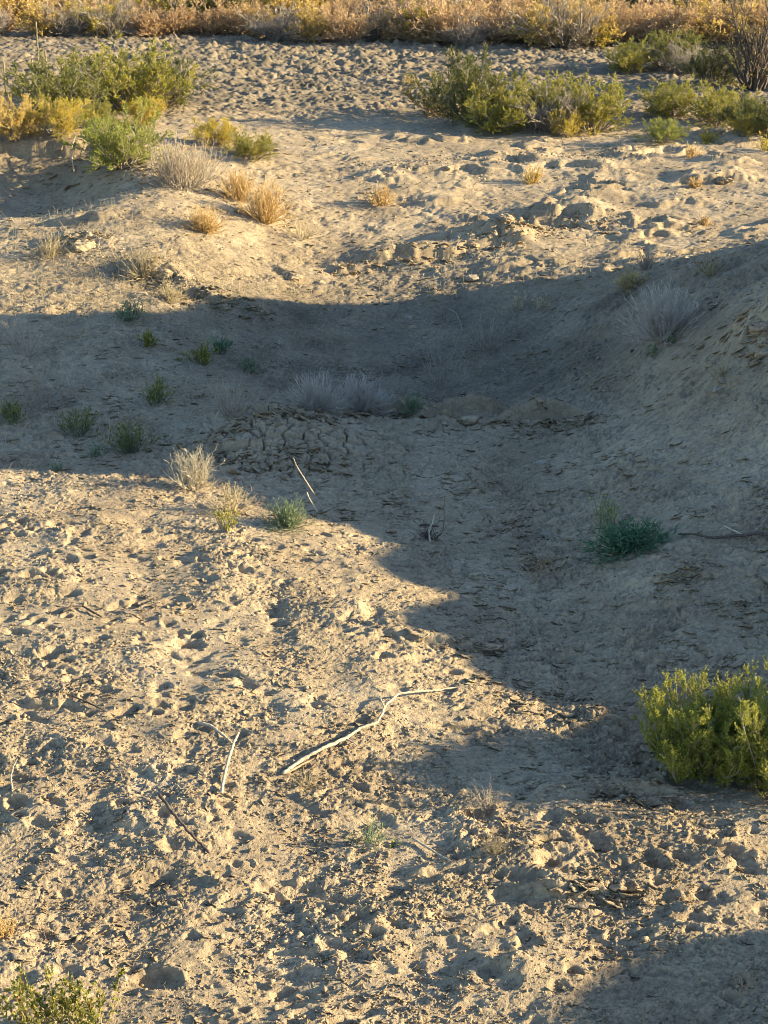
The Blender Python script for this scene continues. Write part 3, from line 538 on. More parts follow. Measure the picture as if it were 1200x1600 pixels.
SMALL = [  # name px py h_px spread n r leafm nleaf stem curve lsize forks label
 ('dry_bush',285,288,62,.75,150,.006,'tan',2500,'drygrey',.10,(.03,.008),5,'pale pinkish dry bush on the left bank, right of the bright green bush','bush'),
 ('dry_bush',372,312,50,.7,110,.005,'orange',1800,'orange',.08,(.03,.009),4,'upper orange dry bush on the sunlit bank','bush'),
 ('dry_bush',412,345,62,.85,150,.006,'orange',2600,'orange',.05,(.03,.009),4,'larger brightest orange dry bush on the sunlit bank','bush'),
 ('dry_bush',320,360,42,.95,130,.005,'orange',1700,'orange',.05,(.03,.009),4,'lower left orange dry bush lying on the sunlit bank','bush'),
 ('dry_bush',598,318,34,.8,60,.006,'orange',700,'orange',.08,(.035,.012),3,'small lone orange dry bush in the middle of the far slope','bush'),
 ('dry_bush',832,285,24,.8,40,.006,'gold',400,'gold',.08,(.03,.01),3,'tiny golden dry bush below the middle thicket','bush'),
 ('dry_bush',1078,245,22,.9,40,.006,'orange',400,'orange',.08,(.03,.01),3,'tiny orange dry bush on the right bank brow','bush'),
 ('dry_bush',1085,292,20,.9,35,.006,'orange',300,'orange',.08,(.03,.01),3,'tiny orange dry tuft on the right far slope','bush'),
 ('dry_bush',1100,352,18,.9,35,.006,'orange',250,'orange',.08,(.03,.01),3,'tiny orange dry tuft nearest the right mound','bush'),
 ('dry_bush',985,448,30,1.2,120,.004,'gold',900,'straw',.03,(.03,.008),3,'low golden dry mat at the crest where the big shadow begins','bush'),
 ('dry_bush',1010,420,28,.9,80,.004,None,0,'drygrey',.08,(.03,.008),4,'small grey dry bush on the crest of the right mound','bush'),
 ('dry_bush',1038,525,68,.9,300,.0042,'palegrey',2500,'palegrey',.06,(.035,.005),4,'large fine grey dry bush on the shaded right mound','bush'),
 ('dry_bush',560,640,52,1.0,200,.0042,None,0,'palegrey',.06,(.03,.005),4,'right half of the wide grey dry tuft on the hollow rim','bush'),
 ('dry_bush',495,636,50,1.0,180,.0042,None,0,'palegrey',.06,(.03,.005),4,'left half of the wide grey dry tuft on the hollow rim','bush'),
 ('dry_bush',300,760,58,.62,110,.0042,None,0,'twigpale',.10,(.03,.005),4,'pale bare twiggy bush standing at the shadow edge','bush'),
 ('dry_bush',365,640,48,.8,60,.0035,None,0,'drygrey',.06,(.03,.005),3,'sparse grey dry tuft left of the wide grey tuft','bush'),
 ('dry_bush',360,800,45,.9,60,.0032,'straw',600,'straw',.05,(.018,.005),4,'straw coloured low bush with a green sprig, left of the grey green tuft','bush'),
 ('dry_bush',8,1462,50,.6,45,.0025,'orange',600,'orange',.10,(.012,.005),3,'orange dry bush cut by the left edge','bush'),
 ('dry_bush',1125,590,30,.8,40,.003,'straw',250,'straw',.05,(.02,.006),3,'small pale dry tuft on the shaded right slope','bush'),
 ('dry_bush',1110,428,30,.8,50,.004,None,0,'straw',.06,(.03,.008),3,'straw dry bush on the crest near the right edge','bush'),
 ('dry_bush',640,130,14,.9,30,.006,'gold',200,'gold',.05,(.03,.01),2,'tiny golden tuft out on the churned plain','bush'),
 ('dry_bush',480,1225,30,1.2,70,.0014,None,0,'straw',.02,(.02,.004),3,'wispy straw tuft at the thick end of the long driftwood','bush'),
 ('dry_bush',775,1330,34,1.25,110,.0009,None,0,'straw',.03,(.02,.004),4,'wispy pale dry tuft on the sunlit foreground right of centre','bush'),
 ('dry_bush',760,1260,40,1.1,60,.0012,None,0,'drygrey',.03,(.02,.004),3,'faint grey wispy tuft below the shadow tongue','bush'),
 ('dry_bush',840,905,45,.8,25,.0022,'red',120,'twigred',.05,(.02,.005),3,'thin reddish dry weed in the shaded gully','bush'),
 ('dry_bush',1165,1545,30,.6,22,.0018,'red',60,'twigred',.05,(.01,.003),2,'small russet dry weed in the shaded lower right corner','bush'),
 ('dry_bush',65,1465,35,.6,14,.0016,None,0,'twigred',.08,(.01,.003),3,'thin brown weed beside the orange bush at the lower left','bush'),
 ('green_weed',205,500,40,.7,50,.004,'greygreen',500,'greygreen',.08,(.05,.010),2,'pale yellow green weed at the upper rim of the shade','weed'),
 ('green_weed',235,540,28,.6,30,.004,'green',350,'green',.10,(.05,.012),2,'dark green weed just inside the upper rim of the shade','weed'),
 ('green_weed',315,568,36,.6,45,.004,'green',500,'green',.10,(.05,.012),2,'bright green weed in the shaded hollow, left of centre','weed'),
 ('green_weed',345,552,30,.6,30,.004,'bluegreen',300,'bluegreen',.10,(.05,.010),2,'dark blue green weed beside the bright one in the hollow','weed'),
 ('green_weed',390,580,30,.8,35,.004,'greygreen',300,'greygreen',.08,(.045,.010),2,'faint grey green weed above the grey dry tufts','weed'),
 ('green_weed',245,632,48,.55,35,.0035,'green',450,'greygreen',.10,(.045,.011),3,'upright light green weed in the shade left of the clay hump','weed'),
 ('green_weed',120,678,52,.55,40,.0035,'olive',500,'greygreen',.10,(.045,.008),3,'tall thin olive weed in the shade at left','weed'),
 ('green_weed',205,705,55,.75,60,.0035,'olive',700,'greygreen',.08,(.045,.008),3,'spreading olive weed just below the tall thin one','weed'),
 ('green_weed',20,660,45,.8,45,.0035,'olive',500,'greygreen',.08,(.045,.010),3,'olive weed cut by the left edge in the shade','weed'),
 ('green_weed',150,712,30,.5,14,.003,'greygreen',140,'greygreen',.10,(.04,.010),2,'small pale green sprig right of the tiny one by the shadow edge','weed'),
 ('green_weed',90,735,22,.5,12,.003,'greygreen',120,'greygreen',.10,(.035,.009),2,'tiny pale green sprig by the lower left shadow edge','weed'),
 ('green_weed',645,642,36,.7,45,.0035,'greygreen',600,'greygreen',.08,(.03,.007),3,'grey green weed on the near rim of the hollow','weed'),
 ('green_weed',1020,558,24,.6,14,.003,'greygreen',120,'greygreen',.10,(.04,.010),2,'small pale sprig at the foot of the large grey dry bush','weed'),
 ('green_weed',1045,535,22,.6,12,.003,'greygreen',110,'greygreen',.10,(.04,.010),2,'small sprig touching the right side of the large grey dry bush','weed'),
 ('green_weed',808,482,26,.5,14,.0035,'straw',140,'straw',.10,(.045,.010),2,'pale sprig at the upper edge of the shadow, right of centre','weed'),
 ('green_weed',848,482,24,.5,12,.0035,'straw',120,'straw',.10,(.045,.010),2,'second pale sprig along the upper edge of the shadow, nearest the mound','weed'),
 ('dry_bush',672,842,34,.7,26,.004,None,0,'darkwood',.06,(.03,.005),3,'small dark twiggy plant at the foot of the straw stalk in the shade','bush'),
 ('green_weed',620,765,36,.8,16,.0022,'greygreen',90,'straw',.05,(.03,.007),3,'thin pale weed on the shaded slope below the rim','weed'),
 ('green_weed',355,832,42,.45,12,.0035,'yellowgreen',160,'yellowgreen',.12,(.028,.011),2,'yellow green sprig at the sunlit edge beside the straw bush','weed'),
 ('spiky_tuft',448,820,40,1.15,190,.0030,'greygreen',900,'greygreen',.08,(.05,.006),1,'grey green spiky tuft beside the bent bare stalk','weed'),
 ('green_weed',985,858,48,1.35,260,.0026,'bluegreen',2600,'bluegreen',.05,(.045,.009),2,'sprawling dark blue green plant on the shaded right slope','weed'),
 ('green_weed',948,832,58,.35,26,.0028,'brightgreen',350,'greygreen',.12,(.022,.008),3,'pale yellow green sprig standing behind the dark blue green plant','weed'),
 ('green_weed',578,1322,44,.75,26,.0022,'greygreen',160,'greygreen',.07,(.026,.007),2,'small green weed in the sunlit foreground by the slanting stick','weed'),
 ('green_weed',618,1320,14,1.2,14,.002,'brightgreen',90,'green',.02,(.02,.008),2,'flat bright green sprig between the weed and the slanting stick','weed'),
 ('green_weed',485,905,12,1.0,8,.002,'straw',20,'straw',.04,(.02,.006),2,'tiny straw wisp on the sunlit churned ground','weed'),
 ('green_weed',1195,235,24,1.1,30,.005,'yellow',500,'yellowgreen',.05,(.04,.012),2,'flat yellow weed at the right edge of the bank brow','weed'),
 ('green_weed',1110,222,22,1.2,50,.005,'yellow',700,'yellowgreen',.03,(.04,.012),2,'flat yellow weed in front of the low right hand patch','weed'),
 ('dry_bush',80,400,34,1.1,90,.004,None,0,'straw',.04,(.03,.005),3,'faint straw tuft on the sunlit left slope','bush'),
 ('dry_bush',225,430,36,1.1,110,.004,None,0,'straw',.04,(.03,.005),3,'large wispy straw tuft right of the clod on the left slope','bush'),
 ('dry_bush',265,470,28,1.0,80,.004,'straw',400,'straw',.05,(.03,.006),3,'straw bush low on the left slope near the shade','bush'),
 ('dry_bush',470,372,40,1.0,40,.004,None,0,'straw',.04,(.03,.005),3,'faint open straw weed below the orange bushes','bush'),
 ('dry_bush',690,600,70,.9,50,.003,None,0,'drygrey',.05,(.03,.005),3,'thin grey dead weed in the dark of the hollow','bush'),
 ('dry_bush',760,545,50,.9,50,.003,None,0,'drygrey',.05,(.03,.005),3,'thin grey dead weed on the far wall of the hollow','bush'),
 ('dry_bush',40,555,60,1.0,60,.003,None,0,'drygrey',.04,(.03,.005),3,'thin grey dead weed in the shade by the left edge','bush'),
 ('dry_bush',60,640,70,1.0,60,.003,None,0,'twig',.03,(.03,.005),3,'sprawling dead brown weed above the olive weeds at left','bush'),
]
for k, (nm, px, py, hp, sp, n_, r_, lm, nl, st, cv, ls, fk, lab, cat) in enumerate(SMALL):
    p = at(px, py); h = hp / ppm(p) * (.92 if nm == 'green_weed' and 500 <= py < 745 else (.98 if lm == 'orange' else 1.15))
    plant(nm, p, tuft_meshes(300 + k, h, sp, n_, r_, lm, nl, st, cv, ls, fk, .24 if st in ('twigpale', 'darkwood') else .09, .5 if nm == 'dry_bush' and sp < .9 and hp > 45 and st in ('drygrey', 'palegrey') else .22), lab, cat, None, *((.2, (1.55, 1.0, .85)) if lm == 'bluegreen' and px > 900 else ()))

# ---- the yellow green foreground bush at right
def fg_bush(seed, px, py, hp, label, n_main):
    p = at(px, py); h = hp / ppm(p); r = np.random.default_rng(seed)
    az = r.uniform(0, 6.28, n_main); el = 1.4 * np.sqrt(r.random(n_main)); d = np.stack([np.cos(az) * np.sin(el), np.sin(az) * np.sin(el), np.cos(el)], 1)
    base = np.stack([np.cos(az), np.sin(az), 0 * az], 1) * (h * .25 * r.random(n_main))[:, None]
    A = grow(r, base, d, h * r.uniform(.5, 1.05, n_main) * (1 - .1 * np.sin(el)), 8, .12, .10)
    B = kids(r, A, 12, .12, 1.0, h * .27, .55, 7, .14, .09, .45); T = kids(r, B, 6, .1, .95, h * .12, .45, 5, .18, .08, .3)
    co1, f1 = tubes(A, np.full(len(A), .005), np.full(len(A), .002)); co2, f2 = tubes(B, np.full(len(B), .0022), np.full(len(B), .0012), 3)
    sm = new_mesh('stems', np.concatenate([co1, co2]), np.concatenate([f1, f2 + len(co1)]), 4, [M['twig']])
    c1, d1_, s1 = along(r, T, 80000); c2, d2_, s2 = along(r, B, 40000, .2)
    cl = np.concatenate([r.random(len(T))[s1], r.random(len(B))[s2]])
    co, fc = leaves(r, np.concatenate([c1, c2]), np.concatenate([d1_, d2_]), .013, .0055, .6)
    hz = np.repeat(np.clip(cl * .5 + .5 * r.random(len(cl)), 0, 1), 4)
    co[:, 2] = np.maximum(co[:, 2], 0.0)
    fm = new_mesh('foliage', co, fc, 4, [M['bushgreen']], {'var': hz}, smooth=False)
    e = empty('saltbush', (p[0], p[1], float(ground_z(p[0], p[1])[0]) - .01)); tag(e, label, 'bush'); link('stems', sm, e); link('foliage', fm, e)
fg_bush(900, 1088, 1200, 146, 'dense yellow green bush in the right foreground, left half of the pair', 85)
fg_bush(901, 1205, 1208, 182, 'taller yellow green bush cut by the right edge in the foreground', 85)

# ---- leafy plant at lower left
def leafy(px, py, hp, n_, seed, label):
    p = at(px, py); h = hp / ppm(p); r = np.random.default_rng(seed); az = r.uniform(0, 6.28, n_); el = np.abs(r.normal(0, .38, n_))
    d = np.stack([np.cos(az) * np.sin(el), np.sin(az) * np.sin(el), np.cos(el)], 1); base = np.stack([r.normal(0, .07, n_), r.normal(0, .05, n_), 0 * az], 1)
    A = grow(r, base, d, h * r.uniform(.55, 1.1, n_), 8, .05, .06); B = kids(r, A, 4, .3, 1, h * .25, .5, 5, .1, .08)
    c1, f1 = tubes(A, np.full(n_, .0022), np.full(n_, .0012)); c2, f2 = tubes(B, np.full(len(B), .0012), np.full(len(B), .0008), 3)
    e = empty('leafy_weed', (p[0], p[1], float(ground_z(p[0], p[1])[0]) - .01)); tag(e, label, 'weed')
    link('stems', new_mesh('stems', np.concatenate([c1, c2]), np.concatenate([f1, f2 + len(c1)]), 4, [M['twigred']]), e)
    a1, b1, _ = along(r, A, n_ * 45, .15); a2, b2, _ = along(r, B, n_ * 40)
    co, fc = leaves(r, np.concatenate([a1, a2]), np.concatenate([b1, b2]), .026, .013, .8); co[:, 2] = np.maximum(co[:, 2], 0)
    link('foliage', new_mesh('foliage', co, fc, 4, [M['green']], {'var': np.repeat(r.random(len(co) // 4), 4)}, smooth=False), e)
    a1, b1, _ = along(r, A[: max(2, n_ // 5)], n_ * 6, .5); co, fc = leaves(r, a1, b1, .016, .008, .8)
    link('seed_heads', new_mesh('seed_heads', co, fc, 4, [M['red']], {'var': np.repeat(r.random(len(co) // 4), 4)}, smooth=False), e)
leafy(66, 1632, 140, 16, 61, 'light green leafy weed with reddish tips at the lower left corner, left clump')
leafy(132, 1624, 118, 14, 62, 'light green leafy weed at the lower left, right clump with darkest red tips')

# ------------------------------------------------------------------ sticks
def stick(name, pts, r0, r1, m, label, cat='stick', forks=(), parent=None, rough=.22, sub=10):
    """pts: (photo x, photo y of the ground below, lift in m)"""
    W_ = []
    for px, py, lift in pts:
        p = at(px, py).copy(); p[2] = float(ground_z(p[0], p[1])[0]) + lift; W_.append(p)
    W_ = np.array(W_); t = np.arange(len(W_)); tt = np.linspace(0, len(W_) - 1, (len(W_) - 1) * sub + 1)
    Q_ = np.stack([np.interp(tt, t, W_[:, k]) for k in range(3)], 1)
    for _ in range(2): Q_[1:-1] = (Q_[:-2] + 2 * Q_[1:-1] + Q_[2:]) / 4
    r = np.random.default_rng(len(label) * 7 + int(pts[0][0])); n_ = len(Q_)
    base = Q_[0].copy(); Q_ = Q_ - base + r.normal(0, r0 * .12, Q_.shape)
    tg = unit(np.gradient(Q_, axis=0)); a = unit(np.cross(tg, np.array([0, 0, 1.0]))); b = np.cross(tg, a); S_ = 8; ang = np.arange(S_) * 2 * math.pi / S_
    rad = np.linspace(r0, r1, n_)[:, None] * (1 + rough * r.normal(0, .5, (n_, 1)) + rough * .5 * r.normal(0, .5, (n_, S_)))
    rad[0] *= .55; rad[-1] *= .4
    co = Q_[:, None] + rad[..., None] * (np.cos(ang)[None, :, None] * a[:, None] + np.sin(ang)[None, :, None] * b[:, None])
    id_ = np.arange(n_ * S_).reshape(n_, S_); nx = np.roll(id_, -1, 1); fc = list(np.stack([id_[:-1], nx[:-1], nx[1:], id_[1:]], -1).reshape(-1)); sz = [4] * ((n_ - 1) * S_)
    fc += list(id_[0][::-1]) + list(id_[-1]); sz += [S_, S_]
    me = new_mesh(name, co.reshape(-1, 3), np.array(fc), np.array(sz), [M[m]])
    o = link(name, me, parent); o.location = tuple(base - np.array(parent.location) if parent else base)
    if not parent: tag(o, label, cat)
    return o
db = stick('driftwood_branch', [(441,1212,.012),(470,1192,.014),(505,1173,.016),(540,1158,.02),(562,1145,.03),(590,1137,.04),(602,1116,.06),(622,1098,.07),(650,1091,.05),(680,1085,.03),(710,1079,.02),(738,1074,.012)], .0125, .005, 'driftwood', 'long pale crooked driftwood branch lying across the middle foreground')
stick('side_twig', [(600,1118,.062),(594,1108,.085),(584,1104,.075)], .007, .003, 'driftwood', 'a', parent=db)
stick('side_twig', [(540,1158,.02),(552,1166,.03),(560,1172,.02)], .006, .002, 'driftwood', 'b', parent=db)
stick('side_twig', [(650,1091,.05),(660,1082,.07)], .005, .002, 'driftwood', 'c', parent=db)
stick('driftwood_branch', [(446,1211,.006),(480,1193,.006),(520,1176,.008),(560,1160,.008)], .008, .003, 'bark', 'thin brown split branch lying against the thick end of the long driftwood')
stick('bleached_stick', [(346,1243,.015),(350,1222,.03),(358,1196,.05),(366,1172,.055),(374,1160,.07)], .011, .008, 'driftwood', 'short white bleached stick pointing away from the camera')
stick('weathered_stick', [(308,1131,.012),(330,1141,.016),(350,1154,.018),(364,1165,.012)], .012, .008, 'driftwood', 'grey weathered stick left of the white bleached one')
stick('dark_stick', [(250,1262,.09),(268,1282,.07),(290,1305,.05),(312,1324,.02),(328,1336,.012)], .011, .007, 'darkwood', 'dark brown stick leaning on the churned soil in the left foreground')
stick('slanting_stick', [(644,1314,.02),(665,1328,.02),(690,1342,.016),(716,1356,.008)], .007, .006, 'driftwood', 'short pale straight stick beside the small green weed')
stick('dark_stick', [(98,960,.012),(112,953,.03),(130,953,.03),(145,960,.02),(160,966,.008)], .010, .006, 'darkwood', 'dark curved stick on the sunlit ground at left')
stick('dark_stick', [(112,1091,.02),(135,1101,.02),(158,1111,.015),(182,1121,.006)], .007, .004, 'darkwood', 'thin dark stick right of the left edge, level with the shadow tip')
stick('dead_branch', [(1060,838,.02),(1085,843,.04),(1110,846,.03),(1135,845,.03),(1160,842,.03),(1185,844,.05),(1215,846,.04)], .009, .016, 'darkwood', 'dark fallen branch on the shaded slope at the right edge')
stick('dead_branch', [(1130,826,.02),(1140,834,.04),(1158,842,.04),(1170,842,.02)], .004, .006, 'twigpale', 'pale forked twig lying over the dark fallen branch')
stick('dead_branch', [(1168,846,.01),(1180,838,.05),(1192,830,.08),(1198,818,.10)], .006, .003, 'twig', 'grey twig rising from the dark fallen branch')
stick('bare_stalk', [(506,800,0),(500,800,.06),(490,798,.17),(478,800,.30),(466,800,.42),(460,798,.50)], .010, .005, 'twig', 'bent bare stalk rising beside the grey green spiky tuft')
stick('bare_stalk', [(496,802,0),(492,802,.05),(484,802,.13),(480,802,.2)], .008, .005, 'twigpale', 'short bare stalk at the foot of the bent one')
stick('bare_stalk', [(692,830,0),(694,830,.1),(693,830,.22),(694,830,.34)], .005, .004, 'straw', 'slender upright straw stalk on the shaded slope')
stick('bare_stalk', [(672,848,0),(670,838,.06),(676,836,.12),(679,836,.2)], .008, .005, 'twigpale', 'short crooked pale stalk left of the upright straw stalk')
stick('dark_stick', [(655,822,.008),(668,824,.02),(686,826,.02)], .011, .007, 'darkwood', 'dark twig lying at the foot of the straw stalk')
stick('dark_stick', [(705,1462,.012),(716,1456,.02),(732,1450,.014)], .009, .005, 'darkwood', 'short dark reddish twig in the lower foreground')
stick('thin_stick', [(686,1448,.02),(696,1457,.015),(706,1464,.008)], .004, .003, 'driftwood', 'thin pale twig touching the dark reddish one')
stick('thin_stick', [(1042,912,.01),(1060,908,.02),(1085,906,.012)], .006, .004, 'darkwood', 'dark twig on the shaded hump at right')
stick('thin_stick', [(750,796,.01),(760,794,.012),(770,796,.008)], .006, .005, 'palestone', 'tiny white splinter on the shaded slope')
stick('curved_twig', [(700,485,.02),(712,500,.1),(720,512,.05),(722,520,.01)], .006, .004, 'twig', 'grey curved twig at the upper edge of the hollow')
stick('thin_stick', [(20,1240,.01),(18,1225,.05),(24,1215,.09),(30,1208,.1)], .006, .003, 'driftwood', 'short pale twig near the left edge in the foreground')
stick('thin_stick', [(116,272,.02),(112,255,.2),(120,242,.3),(135,240,.25)], .012, .006, 'driftwood', 'pale arched root on the shaded face of the left bank')
for k, (px, py, h, lab) in enumerate([(62,120,1.15,'tallest seed stalk above the left thicket'),(75,150,.9,'short seed stalk right of the tallest one'),(10,160,.8,'pale seed stalk at the left edge above the thicket'),(52,140,.7,'lowest seed stalk beside the tallest one')]):
    stick('seed_stalk', [(px,py,0),(px+1,py,h*.5),(px+2,py,h)], .012, .02, 'straw', 'straw ' + lab, 'stalk')

# ------------------------------------------------------------------ stones, clods, bark
M['clod'] = SOIL
def lumpmesh(name, seed, size, m, flat=.6, ang=.35, det=4):
    import bmesh
    bm = bmesh.new(); bmesh.ops.create_icosphere(bm, subdivisions=det, radius=1.0); r = np.random.default_rng(seed)
    co = np.array([v.co[:] for v in bm.verts]); 
    pl = unit(r.normal(0, 1, (9, 3)))                # chipped facets
    for n_ in pl:
        dd = co @ n_; cut = r.uniform(.55, .9); co = co - np.clip(dd - cut, 0, None)[:, None] * n_[None]
    co = co + .10 * ang / .35 * np.stack([perlin(co[:, 0] * 3 + co[:, 2] * 2, co[:, 1] * 3 + k * 5, seed + k) for k in range(3)], 1)
    co = co + .15 * np.stack([perlin(co[:, 0] * 7 + co[:, 2] * 7, co[:, 1] * 9 + k * 5, seed + 7 + k) for k in range(3)], 1)
    co = co * np.array(size)[None] * np.array([1, 1, flat])[None]
    fc = np.array([[v.index for v in f.verts] for f in bm.faces]).reshape(-1); bm.free()
    return new_mesh(name, co, fc, 3, [M[m]], smooth=False)
ROCKS = [ # name px py wpx hfrac mat label
 ('flat_stone',162,312,24,.35,'palestone','pale flat stone on the shaded left bank below the bright green bush'),
 ('dirt_clod',132,385,58,.75,'clod','large broken dirt clod on the sunlit left slope'),
 ('dirt_clod',100,368,34,.6,'clod','smaller dirt clod left of the large broken one'),
 ('dirt_clod',215,462,40,.5,'clod','dirt clod low on the left slope'),
 ('dirt_clod',255,428,44,.6,'clod','upright dirt clod above the upper shadow edge at left'),
 ('dirt_clod',460,434,30,.6,'clod','brown clod on the slope just above the shade'),
 ('dirt_clod',500,442,26,.5,'clod','flat clod right of the brown one above the shade'),
 ('dirt_clod',350,480,34,.5,'clod','crumbly clod at the shadow edge left of centre'),
 ('stone',735,434,32,.5,'stone','grey stone at the upper edge of the shadow'),
 ('stone',790,340,30,.5,'bark','brown slab in the small scarp on the far slope'),
 ('dirt_clod',740,384,24,.5,'bark','reddish brown clod by the shadow ledge on the far slope'),
 ('stone',635,500,34,.55,'stone','rounded dark stone in the hollow near its upper left rim'),
 ('dirt_clod',700,262,20,.5,'clod','small clod on the brow below the middle thicket'),
 ('dirt_clod',1130,282,38,.5,'clod','dark clod on the right part of the far slope'),
 ('dirt_clod',645,512,26,.4,'clod','flat clod next to the rounded dark stone'),
 ('stone',1035,634,18,.7,'stone','small pale stone on the shaded right slope'),
 ('dirt_clod',1122,608,24,.6,'stone','rough stone beside the pale dry tuft at right'),
 ('dirt_clod',1130,595,30,.4,'clod','crumbly clod behind the rough stone at right'),
 ('dirt_clod',735,655,50,.4,'clod','curled dirt slab on the near rim of the hollow'),
 ('dirt_clod',700,662,26,.4,'clod','small dirt slab left of the curled one on the rim'),
 ('dirt_clod',830,660,52,.3,'clod','long thin dirt slab on the rim right of the curled one'),
 ('dirt_clod',920,652,20,.6,'darkwood','dark lump at the right end of the rim'),
 ('stone',988,549,12,.8,'darkwood','small black stone left of the pale sprig on the mound'),
 ('stone',1157,510,9,.5,'palestone','tiny white chip high on the right mound'),
 ('dirt_clod',1190,512,60,.6,'bark','brown crumbling root clod at the right edge of the mound'),
 ('dirt_clod',1196,555,40,.6,'bark','lower brown clod at the right edge of the mound'),
 ('stone',855,836,26,.7,'stone','brownish stone left of the dark blue green plant'),
 ('stone',845,724,34,.35,'stone','flat stone half sunk in the middle of the shaded slope'),
 ('dirt_clod',650,782,22,.5,'stone','flat stone near the thin pale weed'),
 ('dirt_clod',612,722,18,.4,'clod','flat flake below the hump at the centre left'),
 ('bark_chip',995,1240,36,.4,'bark','brown curled bark chip right of centre in the foreground'),
 ('bark_chip',1003,1248,26,.35,'clod','dirt flake under the curled bark chip'),
 ('dirt_clod',875,1236,20,.7,'clod','round clod left of the bark chip'),
 ('dirt_clod',925,1236,30,.35,'clod','flat crust flake between the round clod and the bark chip'),
 ('dirt_clod',1180,1334,30,.5,'bark','brown clod near the right edge in the foreground'),
 ('dirt_clod',1198,1362,20,.5,'bark','small brown clod cut by the right edge below the larger one'),
 ('dirt_clod',930,1390,24,.8,'clod','upright crumb of soil by the crusty ridge'),
 ('dirt_clod',965,1388,34,.4,'clod','long crust flake on the crusty ridge in the right foreground'),
 ('bark_chip',10,1462,18,.5,'bark','reddish chip near the orange bush at the left edge'),
 ('bark_chip',607,1464,16,.5,'bark','reddish brown chip left of the thin twig in the lower foreground'),
 ('stone',190,1530,22,.9,'stone','rounded pebble in the lower left foreground'),
 ('dirt_clod',292,1350,30,.5,'clod','clod on the small ridge below the dark leaning stick'),
 ('bark_chip',395,1348,30,.4,'bark','brown flake on the ground right of the dark leaning stick'),
 ('bark_chip',415,1328,22,.4,'bark','brown flake above its neighbour right of the leaning stick'),
 ('dirt_clod',665,1140,14,.6,'stone','small pebble under the bend of the long driftwood'),
 ('stone',935,1116,16,.6,'stone','small pebble in the shade beyond the lit tongue'),
 ('dirt_clod',760,1010,60,.18,'bark','dark brown crust flake in the shaded gully'),
 ('dirt_clod',560,1140,14,.6,'clod','small clod left of the long driftwood bend'),
]
for k, (nm, px, py, wp, hf, m, lab) in enumerate(ROCKS):
    p = at(px, py); s = wp / ppm(p) * .42; me = lumpmesh(nm, 700 + k, (s, s * .8, s), m, hf * .8)
    o = link(nm, me); o.location = (p[0], p[1], float(ground_z(p[0], p[1])[0]) - s * hf * .12); o.rotation_euler = (rng.uniform(-.2, .2), rng.uniform(-.2, .2), rng.uniform(-.5, .5))
    tag(o, lab, 'clod' if nm == 'dirt_clod' else ('bark chip' if nm == 'bark_chip' else 'stone'))

# ------------------------------------------------------------------ stuff: loose crumbs and litter
def scatter(n_, y0, y1, power, accept):
    y = y0 * (y1 / y0) ** rng.random(n_); x = rng.uniform(-.36, .36, n_) * y; a = accept(x, y); k = rng.random(n_) < a; return x[k], y[k]
x, y = scatter(120000, 5.0, 30.0, 1, lambda x, y: np.clip(bil(GR, x, y) * .8, .25, 1) * (0.35 + .65 * (perlin(x / .5, y / .5, 12) > 0)))
def along_line(ps, n_, wd):
    W_ = np.array([at(*p) for p in ps]); t = rng.random(n_) * (len(W_) - 1.001); k = t.astype(int); u = (t - k)[:, None]; Q_ = W_[k] * (1 - u) + W_[k + 1] * u
    return Q_[:, 0] + rng.normal(0, wd, n_), Q_[:, 1] + rng.normal(0, wd, n_)
LN = [([(400,650),(500,640),(620,650),(730,655),(860,662),(930,655)], 900, .10), ([(300,680),(400,720),(480,740)], 500, .22), ([(60,300),(150,310),(250,290),(320,300)], 500, .25), ([(60,390),(130,385),(200,420),(260,440),(350,480)], 800, .22), ([(700,375),(800,370),(900,340),(960,345)], 500, .15), ([(520,420),(640,405),(760,390)], 300, .15), ([(1150,500),(1200,520),(1210,560)], 400, .15), ([(850,850),(840,900),(820,960),(760,1010)], 400, .18), ([(850,1240),(1000,1245),(1150,1300)], 500, .15), ([(560,1390),(600,1450),(700,1420)], 400, .2), ([(930,1390),(1000,1395)], 200, .06), ([(430,1130),(380,1120)], 200, .12), ([(1000,240),(850,240),(700,250),(560,260)], 700, .4)]
LX = [along_line(*l) for l in LN]; nb = len(x); x = np.concatenate([x] + [l[0] for l in LX]); y = np.concatenate([y] + [l[1] for l in LX])
N = len(x); s = np.exp(rng.normal(math.log(.0044), .55, N)) * (1 + (y - 5) * .05); s[nb:] *= 1.5; s = np.clip(s, .003, .03)
oc = np.array([[1, 0, 0], [-1, 0, 0], [0, 1, 0], [0, -1, 0], [0, 0, .7], [0, 0, -.7]], float)
of = np.array([[0, 2, 4], [2, 1, 4], [1, 3, 4], [3, 0, 4], [2, 0, 5], [1, 2, 5], [3, 1, 5], [0, 3, 5]])
th = rng.uniform(0, 6.28, N); co = oc[None] * s[:, None, None] * rng.uniform(.5, 1.25, (N, 6, 1)); co[..., 0] *= rng.uniform(.8, 1.7, N)[:, None]
cx = co[..., 0] * np.cos(th)[:, None] - co[..., 1] * np.sin(th)[:, None]; cy = co[..., 0] * np.sin(th)[:, None] + co[..., 1] * np.cos(th)[:, None]
co = np.stack([cx + x[:, None], cy + y[:, None], co[..., 2] + (ground_z(x, y) + s * .25)[:, None]], -1)
me = new_mesh('soil_crumbs', co.reshape(-1, 3), (of[None] + (np.arange(N) * 6)[:, None, None]).reshape(-1), 3, [SOIL], {'damp_shade': np.zeros(N * 6), 'litter': np.zeros(N * 6)}, smooth=False)
tag(link('soil_crumbs', me), 'loose crumbs of dry soil scattered over the ground', 'soil crumbs', kind='stuff')
